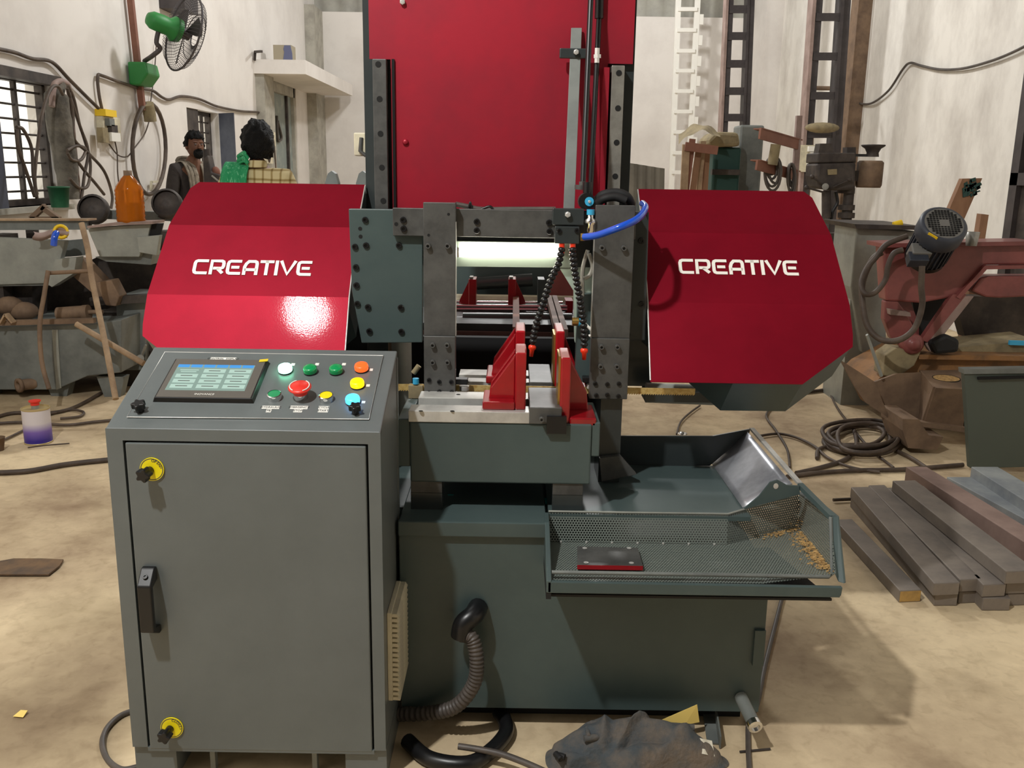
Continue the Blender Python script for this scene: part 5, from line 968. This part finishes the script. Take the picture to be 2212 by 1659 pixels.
ob('round_hole', M().cyl(cn_ - nn_ * .01, cn_ + nn_ * .003, .068, 24), 'dust', hs)
m = M(); u, v, _ = frame(nn_); m.lathe([(.068, .0035), (.072, .004), (.072, .0), ], cn_, nn_, 24); ob('hole_edge', m, 'hole', hs)
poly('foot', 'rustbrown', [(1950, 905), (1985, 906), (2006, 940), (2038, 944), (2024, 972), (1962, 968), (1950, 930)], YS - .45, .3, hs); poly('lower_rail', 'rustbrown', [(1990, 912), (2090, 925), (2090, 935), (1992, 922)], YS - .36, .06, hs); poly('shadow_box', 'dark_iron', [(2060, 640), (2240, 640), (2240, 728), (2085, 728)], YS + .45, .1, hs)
poly('foot', 'rustbrown', [(2150, 905), (2240, 905), (2240, 960), (2160, 960)], YS - .1, .3, hs)
poly('slide_block', 'black_matte', [(2008, 740), (2045, 722), (2075, 735), (2072, 762), (2020, 766)], YS - .06, .12, hs, bev=.02); poly('bed_plate', 'rag', [(2050, 752), (2240, 735), (2240, 772), (2050, 768)], YS + .1, .3, hs)
ob('cyan_strip', M().bar(A(2180, 740, YS + .08), A(2240, 742, YS + .08), .02, .025), 'cyan', hs)
poly('shade_plate', 'black_matte', [(1968, 630), (2066, 636), (2004, 742), (1984, 735)], YS + .2, .03, hs)  # added black plate that puts shade into the gap behind the brace
# motor on the arm
e0 = A(2040, 482, YS - .32); e1 = A(1992, 566, YS - .08); axm = (e0 - e1).normalized()
mo_ = thing('electric_motor', 'dark blue-grey electric motor with round fan cover on the maroon arm', 'motor', e1)
ob('fan_cover', M().lathe([(.118, -.10), (.122, -.09), (.122, -.015), (.11, -.002), (.1, 0)], e0, axm, 32), 'motor', mo_); ob('grille_plate', M().lathe([(.105, -.002), (.0005, .004)], e0, axm, 32), 'motor_grey', mo_)
u, v, _ = frame(axm); slot = M()
for i in range(-5, 6):
    for j in range(-6, 7):
        if (i * .016) ** 2 + (j * .0135) ** 2 < .0079 and i * i + j * j > 3: slot.obox(e0 + u * i * .016 + v * j * .0135 + axm * .0025, u * .0058, v * .004, axm * .002)
ob('grille_slots', slot, 'hole', mo_, kind='stuff')
ob('stator', M().cyl(e0 - axm * .1, e0 - axm * .26, .1, 28), 'motor', mo_)
fin = mesh('fin', M().box(-.003, .003, .098, .112, -.075, .075), 'motor'); 
for i in range(28):
    t = 2 * math.pi * i / 28; inst('fin', fin, e0 - axm * .18, mo_, rotz(axm) @ Quaternion((0, 0, 1), t))
ob('end_bell', M().lathe([(.108, -.26), (.108, -.29), (.07, -.33), (.0005, -.33)], e0, axm, 24, True), 'black', mo_)
tb = e0 - axm * .21 + V((-.09, -.08, -.02)); ob('terminal_box', M().obox(tb, u * .05, axm * .045, u.cross(axm) * .035), 'motor_grey', mo_, bev=.006); ob('terminal_lid', M().obox(tb + V((-.02, -.03, -.03)), u * .05, axm * .03, u.cross(axm) * .03), 'motor', mo_, bev=.004)
lb = A(2008, 516, YS - .4); ob('yellow_label', M().obox(e0 - axm * .055 + (lb - (e0 - axm * .055)).normalized() * .122, (lb - e0).cross(axm).normalized() * .026, axm * .013, (lb - e0).normalized() * .002), 'label_yellow', mo_)
ptube('motor_cable', 'cable', [(1992, 575, YS - .35), (1990, 620, YS - .35), (1992, 660, YS - .35), (1975, 710, YS - .35), (1940, 735, YS - .35), (1900, 732, YS - .3), (1872, 700, YS - .25), (1862, 640, YS - .2), (1866, 600, YS - .15), (1885, 560, YS - .15), (1905, 545, YS - .15)], .017, label='thick brown cable looping below the motor', cat='cable')
ptube('motor_cable', 'cable', [(1950, 540, YS - .3), (1930, 548, YS - .3), (1918, 575, YS - .3), (1912, 605, YS - .3), (1890, 632, YS - .3), (1868, 634, YS - .3), (1860, 612, YS - .25), (1872, 580, YS - .2), (1892, 556, YS - .2), (1915, 528, YS - .2), (1960, 510, YS - .2)], .015, label='brown cable with an inner loop left of the motor', cat='cable')
gt = thing('grey_drum', 'dented grey sheet bin behind the maroon saw arm', 'bin', (A(1880, 700, 5.9).x, 5.9, 0))
poly('bin_wall', 'grey_light', [(1850, 490), (1985, 500), (1985, 540), (1915, 545), (1915, 800), (1860, 760), (1838, 620)], 5.8, .4, gt, bev=.01); poly('bin_tray', 'dark_iron', [(1846, 484), (1990, 488), (1990, 497), (1850, 494)], 5.72, .6, gt); ob('bin_leg', M().box(A(1850, 700, 5.7).x, A(1915, 700, 5.7).x, 5.84, 6.2, 0, .75), 'grey_light', gt)
ob('yellow_marker', M().cyl(A(1930, 486, 5.8), A(1948, 481, 5.8), .02, 10), 'label_yellow', label='yellow marker lying on the grey bin tray', cat='marker')
poly('grey_prop', 'grey_light', [(1872, 725), (1876, 722), (1908, 812), (1903, 815)], YS - .15, .02, label='thin pale prop leaning at the rusty base', cat='prop')
gp_ = poly('steel_plate', 'green_plate', [(2083, 803), (2260, 800), (2270, 1008), (2096, 1012)], 4.45, .04, bev=.004, label='dark green steel plate standing on edge at the right', cat='steel plate')
poly('folded_lip', 'grey_steel', [(2082, 798), (2260, 795), (2260, 806), (2083, 808)], 4.44, .06, gp_)
ob('dark_strip', M().bar(A(2112, 817, 4.435), A(2260, 813, 4.435), .012, .014), 'hole', gp_)
# boards at right wall
bd_ = poly('painted_board', 'wood', [(1862, 880), (1900, 880), (2080, 480), (2122, 385), (2079, 386), (2043, 470)], 6.4, .05, label='wooden board with a dark green paint splash leaning at the right', cat='board')
m = M()
for i in range(26):
    q = A(2098 + random.gauss(0, 8), 405 + random.gauss(0, 9), 6.396); m.obox(q, V((.014 * random.random() + .004, 0, .006)), V((-.003, 0, .012 * random.random() + .003)), V((0, .004, 0)))
ob('paint_splash', m, 'green_dark', bd_, kind='stuff')
poly('wood_offcut', 'wood', [(2056, 872), (2120, 462), (2136, 464), (2074, 872)], 6.0, .06, label='dark wood offcut behind the motor', cat='offcut'); p = A(2098, 531, 5.1); ob('steel_cup', M().lathe([(.028, 0), (.036, .075), (.034, .075), (.026, .004)], p, (0, 0, 1), 16), 'steel', label='small steel cup on the maroon arm', cat='cup')
# steel bars on the floor
def sbar(lab, f0, f1, b0, z, hgt, mt, end='bar_steel', w=None):
    a = at(f0[0], f0[1], z=z); a2 = at(f1[0], f1[1], z=z); w_ = (a2 - a).length if w is None else w
    w_ *= .95; b = at(b0[0], b0[1], z=z); d = (b - a).normalized(); s = V((d.y, -d.x, 0))
    if s.x < 0: s = -s
    q = [a, a + s * w_ if False else a2, b + (a2 - a).normalized() * w_, b]
    o = ob('steel_bar', M().prism(q, (0, 0, -hgt)), mt, label=lab, cat='steel bar', group='steel bars stacked on the floor', bev=.003)
    nrm = V((0, -1, 0)); ob('cut_face', M().prism([a + V((.002, -.0012, -.003)), a2 + V((-.002, -.0012, -.003)), a2 + V((-.002, -.0012, -hgt + .003)), a + V((.002, -.0012, -hgt + .003))], (0, .001, 0)), end, o)
sbar('loose steel bar nearest the tray with a yellowish cut end', (1944, 1276), (1991, 1274), (1803, 1122), .045, .045, 'bar_steel', 'cut_end')
sbar('lower steel bar leftmost in the stack', (2020, 1283), (2070, 1283), (1838, 1074), .045, .045, 'bar_steel'); sbar('upper steel bar leftmost in the stack', (2018, 1260), (2074, 1258), (1838, 1052), .093, .047, 'bar_steel')
sbar('lower steel bar second from left with a protruding end', (2072, 1277), (2119, 1275), (1880, 1070), .047, .047, 'bar_steel'); sbar('upper steel bar second from left', (2074, 1252), (2121, 1250), (1876, 1048), .095, .047, 'bar_steel')
sbar('lower steel bar in the middle protruding nearest the camera', (2124, 1292), (2184, 1292), (1922, 1080), .047, .047, 'bar_steel'); sbar('upper steel bar in the middle of the stack', (2124, 1263), (2174, 1261), (1916, 1053), .095, .047, 'bar_steel')
sbar('lower steel bar fourth from left', (2176, 1282), (2235, 1280), (1962, 1072), .047, .047, 'bar_steel'); sbar('upper steel bar fourth from left', (2174, 1256), (2235, 1254), (1950, 1050), .095, .047, 'bar_steel'); sbar('highest steel bar resting on the stack', (2174, 1234), (2240, 1232), (1928, 1038), .145, .048, 'bar_steel')
sbar('pinkish brown steel bar behind the stack', (2240, 1188), (2300, 1188), (1957, 1008), .12, .1, 'bar_pink'); sbar('bluish grey flat bar behind the pinkish one', (2260, 1146), (2330, 1146), (2045, 1030), .06, .05, 'bar_blue')
sbar('thick dark bar with a painted end at the right edge', (2260, 1110), (2330, 1110), (2098, 1008), .11, .1, 'bar_blue')
# hoses on the right floor
t = thing('hose_coil', 'brown hose lying in a loose coil behind the tray', 'hose', at(1860, 950, z=0))
for k, (cx, cy, rx, ry, ph) in enumerate(((1862, 948, 82, 34, 0), (1855, 945, 70, 28, .6), (1868, 952, 78, 30, 1.2), (1850, 940, 60, 24, 2), (1860, 936, 86, 30, 2.6), (1872, 946, 66, 34, 3.1))):
    q = [at(cx + rx * math.cos(a_ + ph) * (1 + .06 * math.sin(3 * a_ + k)), cy + ry * math.sin(a_ + ph) * (1 + .05 * math.cos(2 * a_)), z=.014 + .009 * k) for a_ in [2 * math.pi * i / 28 for i in range(28)]]
    ob('turn', M().tube(q, .012, 7, True), 'cable', t)
for pts, r, lab in (([(1720, 1022), (1780, 1008), (1830, 990), (1850, 960), (1845, 930)], .012, 'hose end running from the coil toward the tray'), ([(1765, 990), (1770, 970), (1810, 962), (1900, 962), (1960, 985), (2000, 1010)], .011, 'hose loop in front of the coil'), ([(1700, 1030), (1760, 1022), (1850, 1016), (1950, 1014), (2080, 1004)], .012, 'dark hose lying straight in front of the coil'),
    ([(1640, 942), (1680, 937), (1720, 945), (1760, 965), (1790, 990), (1840, 1010), (1900, 1020)], .008, 'thin lead curving from the tray edge to the coil'), ([(1790, 842), (1808, 880), (1838, 920), (1880, 970), (1930, 1010)], .007, 'pale thin lead crossing the coil'), ([(1672, 872), (1655, 898), (1676, 930), (1700, 970), (1706, 1010)], .007, 'thin lead from below the right guard'),
    ([(1512, 876), (1490, 892), (1470, 912), (1462, 938)], .006, 'thin lead below the drive tube'), ([(1700, 850), (1760, 845), (1805, 836), (1800, 820), (1770, 812)], .012, 'cable behind the right guard on the floor'), ([(1800, 1080), (1850, 1078), (1900, 1080)], .008, 'short cable behind the bars')):
    ptube('floor_hose', 'cable', pts, r, z=.014, label=lab, cat='hose', group='hoses on the right floor')
ob('foil_ball', M().sphere(at(1474, 938, z=.02), (.03, .025, .015), 10, 6), 'chrome', label='crumpled foil scrap on the floor behind the trough', cat='foil')
# ================================================================ people
def skinmesh(joints, edges):
    names = list(joints); idx = {k: i for i, k in enumerate(names)}
    me = bpy.data.meshes.new('tmp'); me.from_pydata([joints[k][0] for k in names], [(idx[a], idx[b]) for a, b in edges], [])
    o = bpy.data.objects.new('tmp', me); COL.objects.link(o); sk = o.modifiers.new('skin', 'SKIN'); sk.use_smooth_shade = True
    if not me.skin_vertices: 
        bpy.context.view_layer.objects.active = o
    for i, k in enumerate(names):
        r = joints[k][1]; r = r if hasattr(r, '__len__') else (r, r); me.skin_vertices[0].data[i].radius = r
    me.skin_vertices[0].data[0].use_root = True
    su = o.modifiers.new('sub', 'SUBSURF'); su.levels = 2; su.render_levels = 2
    e = o.evaluated_get(bpy.context.evaluated_depsgraph_get()); r = bpy.data.meshes.new_from_object(e)
    vs = [tuple(v_.co) for v_ in r.vertices]; fs = [tuple(p_.vertices) for p_ in r.polygons]
    bpy.data.objects.remove(o); bpy.data.meshes.remove(r); return vs, fs
def person(label, root, yaw, hgt, arms, shirt, head_yaw, extras, sleeves='long', lean=0):
    s = hgt / 1.72; ca, sa = math.cos(yaw), math.sin(yaw)
    def Wd(p): p = V(p) * s; return V((root[0] + p.x * ca - p.y * sa, root[1] + p.x * sa + p.y * ca, root[2] + p.z))
    def place(vs): return [Wd(V(q) / 1) for q in vs]
    t = thing('person', label, 'person', root)
    J = {'pelvis': ((0, 0, .94), (.15, .11)), 'spine': ((0, -.01, 1.12), (.135, .10)), 'chest': ((0, -.01 + lean * -.05, 1.33), (.165, .11)), 'neck0': ((0, 0 - lean * .06, 1.46), (.06, .06)), 'neck1': ((0, -.015 - lean * .08, 1.55), (.05, .052))}
    E_ = [('pelvis', 'spine'), ('spine', 'chest'), ('chest', 'neck0'), ('neck0', 'neck1')]
    for sd, nm in ((1, 'l'), (-1, 'r')):
        el, wr = arms[nm]
        J['sh' + nm] = ((sd * .185, 0 - lean * .05, 1.40), .06); J['el' + nm] = (el, .042); J['wr' + nm] = (wr, .028)
        d = (V(wr) - V(el)).normalized(); pa = V(wr) + d * .055; J['pa' + nm] = (tuple(pa), (.036, .02))
        E_ += [('chest', 'sh' + nm), ('sh' + nm, 'el' + nm), ('el' + nm, 'wr' + nm), ('wr' + nm, 'pa' + nm)]
        sdv = d.cross(V((0, -1, 0))); sdv = sdv.normalized() if sdv.length > .1 else V((1, 0, 0)); cu = sdv.cross(d).normalized()
        for f, (o_, l1) in enumerate(((-.026, .062), (-.009, .074), (.009, .07), (.026, .055))):
            b_ = pa + d * .03 + sdv * o_; J[f'f{nm}{f}a'] = (tuple(b_), .0095); J[f'f{nm}{f}b'] = (tuple(b_ + d * l1 * .6 + cu * .008), .0085); J[f'f{nm}{f}c'] = (tuple(b_ + d * l1 + cu * .03), .007)
            E_ += [('pa' + nm, f'f{nm}{f}a'), (f'f{nm}{f}a', f'f{nm}{f}b'), (f'f{nm}{f}b', f'f{nm}{f}c')]
        b_ = V(wr) + d * .03 - sdv * .03; J[f't{nm}a'] = (tuple(b_), .011); J[f't{nm}b'] = (tuple(b_ + d * .045 - sdv * .02 + cu * .01), .009); E_ += [('wr' + nm, f't{nm}a'), (f't{nm}a', f't{nm}b')]
        J['hip' + nm] = ((sd * .09, 0, .88), .09); J['kn' + nm] = ((sd * .1, -.02, .5), .058); J['an' + nm] = ((sd * .105, .01, .09), .04); J['toe' + nm] = ((sd * .12, -.16, .035), (.04, .028))
        E_ += [('pelvis', 'hip' + nm), ('hip' + nm, 'kn' + nm), ('kn' + nm, 'an' + nm), ('an' + nm, 'toe' + nm)]
    vs, fs = skinmesh(J, E_); m = M(); m.add(place(vs), fs, True)
    # head, joined into the body mesh
    hc = V((0, -.03 - lean * .1, 1.625)); hy = Matrix.Rotation(head_yaw, 3, 'Z')
    def HW(p): return Wd(hc + hy @ V(p))
    def hs_(c, r, n=14, k=10):
        q = M().sphere(c, r, n, k); m.add([HW(p) for p in q.v], q.f, True)
    q = M().sphere((0, 0, 0), (.074, .095, .115), 20, 16); vv = []
    for p in q.v:
        x, y, z = p
        if z < -.02: x *= 1 - (-.02 - z) * 2.2; y = y * (1 - (-.02 - z) * 1.2) - (.012 if y < 0 else -.01)
        if y < -.07: y = -.07 - (-.07 - y) * .6
        vv.append(HW((x, y, z)))
    m.add(vv, q.f, True); hs_((0, -.094, -.012), (.013, .016, .022)); hs_((0, -.1, -.024), (.017, .013, .011)); hs_((0, -.086, -.056), (.026, .01, .006)); hs_((0, -.085, -.066), (.023, .01, .006)); hs_((0, -.078, -.095), (.026, .018, .018))
    for sd in (1, -1): hs_((sd * .075, .01, -.012), (.011, .022, .033), 10, 8); hs_((sd * .028, -.078, .026), (.026, .012, .008))
    body = ob('body', m, 'skin', t)
    e = M()
    for sd in (1, -1):
        q = M().sphere((sd * .029, -.082, .006), (.012, .007, .008), 10, 6); e.add([HW(p) for p in q.v], q.f, True)
    ob('eyes', e, 'eye', t)
    # clothes
    off = .017; K = ['pelvis', 'spine', 'chest', 'neck0']; Js = {k: (J[k][0], tuple(a + off for a in J[k][1])) for k in K}; Js['pelvis'] = ((0, 0, .86), (.165, .13)); Js['neck0'] = (J['neck0'][0], (.075, .07)); Es = [('pelvis', 'spine'), ('spine', 'chest'), ('chest', 'neck0')]
    for nm in 'lr':
        Js['sh' + nm] = (J['sh' + nm][0], .078); el, wr = V(J['el' + nm][0]), V(J['wr' + nm][0]); f = 1 if sleeves == 'long' else .25
        Js['el' + nm] = (tuple(el), .058); Js['cf' + nm] = (tuple(el.lerp(wr, .92 * f)), .045); Es += [('chest', 'sh' + nm), ('sh' + nm, 'el' + nm), ('el' + nm, 'cf' + nm)]
    vs, fs = skinmesh(Js, Es); ob('shirt', M().add(place(vs), fs, True), shirt, t)
    Jt = {'pelvis': ((0, 0, .93), (.158, .12))}; Et = []
    for nm in 'lr':
        Jt['hip' + nm] = (J['hip' + nm][0], .108); Jt['kn' + nm] = (J['kn' + nm][0], .08); Jt['an' + nm] = ((J['an' + nm][0][0], .01, .1), .07); Et += [('pelvis', 'hip' + nm), ('hip' + nm, 'kn' + nm), ('kn' + nm, 'an' + nm)]
    vs, fs = skinmesh(Jt, Et); ob('trousers', M().add(place(vs), fs, True), 'trousers', t)
    sh = M()
    for sd in (1, -1): q = M().sphere((sd * .12, -.07, .03), (.055, .15, .03), 12, 8); sh.add([Wd(p) for p in q.v], q.f, True)
    ob('shoes', sh, 'sandal', t)
    extras(t, Wd, HW)
    return t
def hairm(HW, front, low, thick, seed, full=False):
    m = M(); n, k = 40, 22; vs = []
    for j in range(k + 1):
        th = -math.pi / 2 * low + (math.pi / 2 * (1 + low)) * j / k if False else -low + (math.pi / 2 + low) * j / k
        for i in range(n):
            ph = 2 * math.pi * i / n; d = V((math.cos(th) * math.cos(ph), math.cos(th) * math.sin(ph), math.sin(th)))
            fr = max(0, -d.y) * (1 - max(0, d.z)); nz_ = NZ.noise(d * 4 + V((seed, 0, 0))) * .016 + NZ.noise(V((d.x * 22, d.y * 22, d.z * 5)) + V((seed, 3, 0))) * .012
            g = thick * (1 if not full else 1 + .25 * max(0, d.y)) + nz_
            r = V((.076 + g, .097 + g, .118 + g * 1.1)); p = V((d.x * r.x, d.y * r.y, d.z * r.z))
            if d.y < -.25 and p.z < front: p = V((d.x * .07, d.y * .085, max(p.z, front - .01) if p.z > front - .03 else front - .02))
            if d.y < -.25 and p.z < front + .005: p = p * .93
            vs.append(HW(p))
    m.add(vs, [(j * n + i, j * n + (i + 1) % n, (j + 1) * n + (i + 1) % n, (j + 1) * n + i) for j in range(k) for i in range(n)], True); return m
def ribbon(m, path, wvec, w_, n=10):
    p = spline([V(q) for q in path], 6); k = len(p)
    m.grid(n, k - 1, lambda u, v: p[min(int(round(v * (k - 1))), k - 1)] + V(wvec) * w_ * (u - .5) + V((0, -1, 0)) * .008 * math.sin(u * 16 + v * 3))
def x1(t, Wd, HW):
    ob('hair', hairm(HW, .055, .12, .014, 3), 'hair', t)
    bm = M(); q = M().sphere((0, -.07, -.075), (.05, .035, .05), 14, 10); bm.add([HW(p) for p in q.v], q.f, True); q = M().sphere((0, -.094, -.045), (.03, .012, .007), 10, 6); bm.add([HW(p) for p in q.v], q.f, True); ob('beard', bm, 'hair', t)
    s = M(); ribbon(s, [Wd(p) for p in ((.10, .06, 1.44), (.09, -.06, 1.47), (.08, -.135, 1.38), (.075, -.15, 1.25), (.08, -.16, 1.05))], Wd((1, 0, 0)) - Wd((0, 0, 0)), .1); ribbon(s, [Wd(p) for p in ((-.10, .06, 1.44), (-.09, -.06, 1.47), (-.08, -.135, 1.38), (-.07, -.15, 1.25), (-.075, -.16, 1.1))], Wd((1, 0, 0)) - Wd((0, 0, 0)), .1); ribbon(s, [Wd(p) for p in ((.12, .05, 1.45), (.06, .085, 1.49), (-.06, .085, 1.49), (-.12, .05, 1.45))], V((0, 0, 1)), .07)
    o = ob('scarf', s, 'scarf_grey', t); o.modifiers.new('thick', 'SOLIDIFY').thickness = .01
def x2(t, Wd, HW):
    ob('hair', hairm(HW, .05, .75, .026, 8, True), 'hair', t)
    cl = M(); cl.lathe([(.074, 0), (.068, .025), (.062, .045)], Wd((0, .0, 1.465)), (0, 0, 1), 20); ob('collar', cl, 'checked', t)
    ox = Wd((1, 0, 0)) - Wd((0, 0, 0)); s = M(); 
    ribbon(s, [Wd(p) for p in ((.1, -.15, 1.2), (.105, -.125, 1.38), (.115, -.02, 1.5), (.12, .10, 1.43), (.125, .135, 1.3), (.13, .14, 1.1), (.13, .14, .95))], ox, .17, 16); ribbon(s, [Wd(p) for p in ((.12, .0, 1.505), (.06, .055, 1.53), (.03, .075, 1.5))], V((0, .3, 1)), .07)
    o = ob('scarf', s, 'scarf_green', t); o.modifiers.new('thick', 'SOLIDIFY').thickness = .008
p1 = A(415, 400, 9.0); p2 = A(556, 400, 6.1)
person('man in dark shirt with grey scarf and beard beside the barred window', (p1.x, 9.0, 0), math.radians(52), 1.74, {'l': ((.28, -.12, 1.13), (.22, -.4, 1.12)), 'r': ((-.24, -.02, 1.12), (-.2, -.24, 1.0))}, 'shirt_dark', math.radians(-8), x1, 'short', .5)
person('man seen from behind in checked beige shirt with green scarf', (p2.x, 6.1, 0), math.radians(180), 1.70, {'l': ((.27, .0, 1.13), (.25, -.22, 1.05)), 'r': ((-.27, .0, 1.13), (-.25, -.22, 1.05))}, 'checked', math.radians(18), x2, 'long', .2)
# bench machine the bearded man works at
bm_ = thing('bench_grinder', 'dark bench machine the bearded man reaches to', 'machine', (A(468, 400, 8.4).x, 8.4, 0))
q = A(468, 385, 8.4); ob('stand', M().box(q.x - .1, q.x + .2, 8.3, 8.55, 0, 1.15), 'dark_iron', bm_); poly('head', 'dark_iron', [(440, 400), (438, 345), (448, 335), (456, 372), (480, 380), (485, 410)], 8.35, .15, bm_, bev=.01); ob('spindle', M().cyl(A(446, 322, 8.42), A(448, 350, 8.42), .03, 10), 'dark_iron', bm_)
ob('lever', M().cyl(A(458, 380, 8.33), A(472, 392, 8.28), .008, 6), 'steel', bm_); ob('orange_cover', M().sphere(A(466, 372, 8.42), (.04, .03, .05), 12, 8), 'redoxide', bm_)
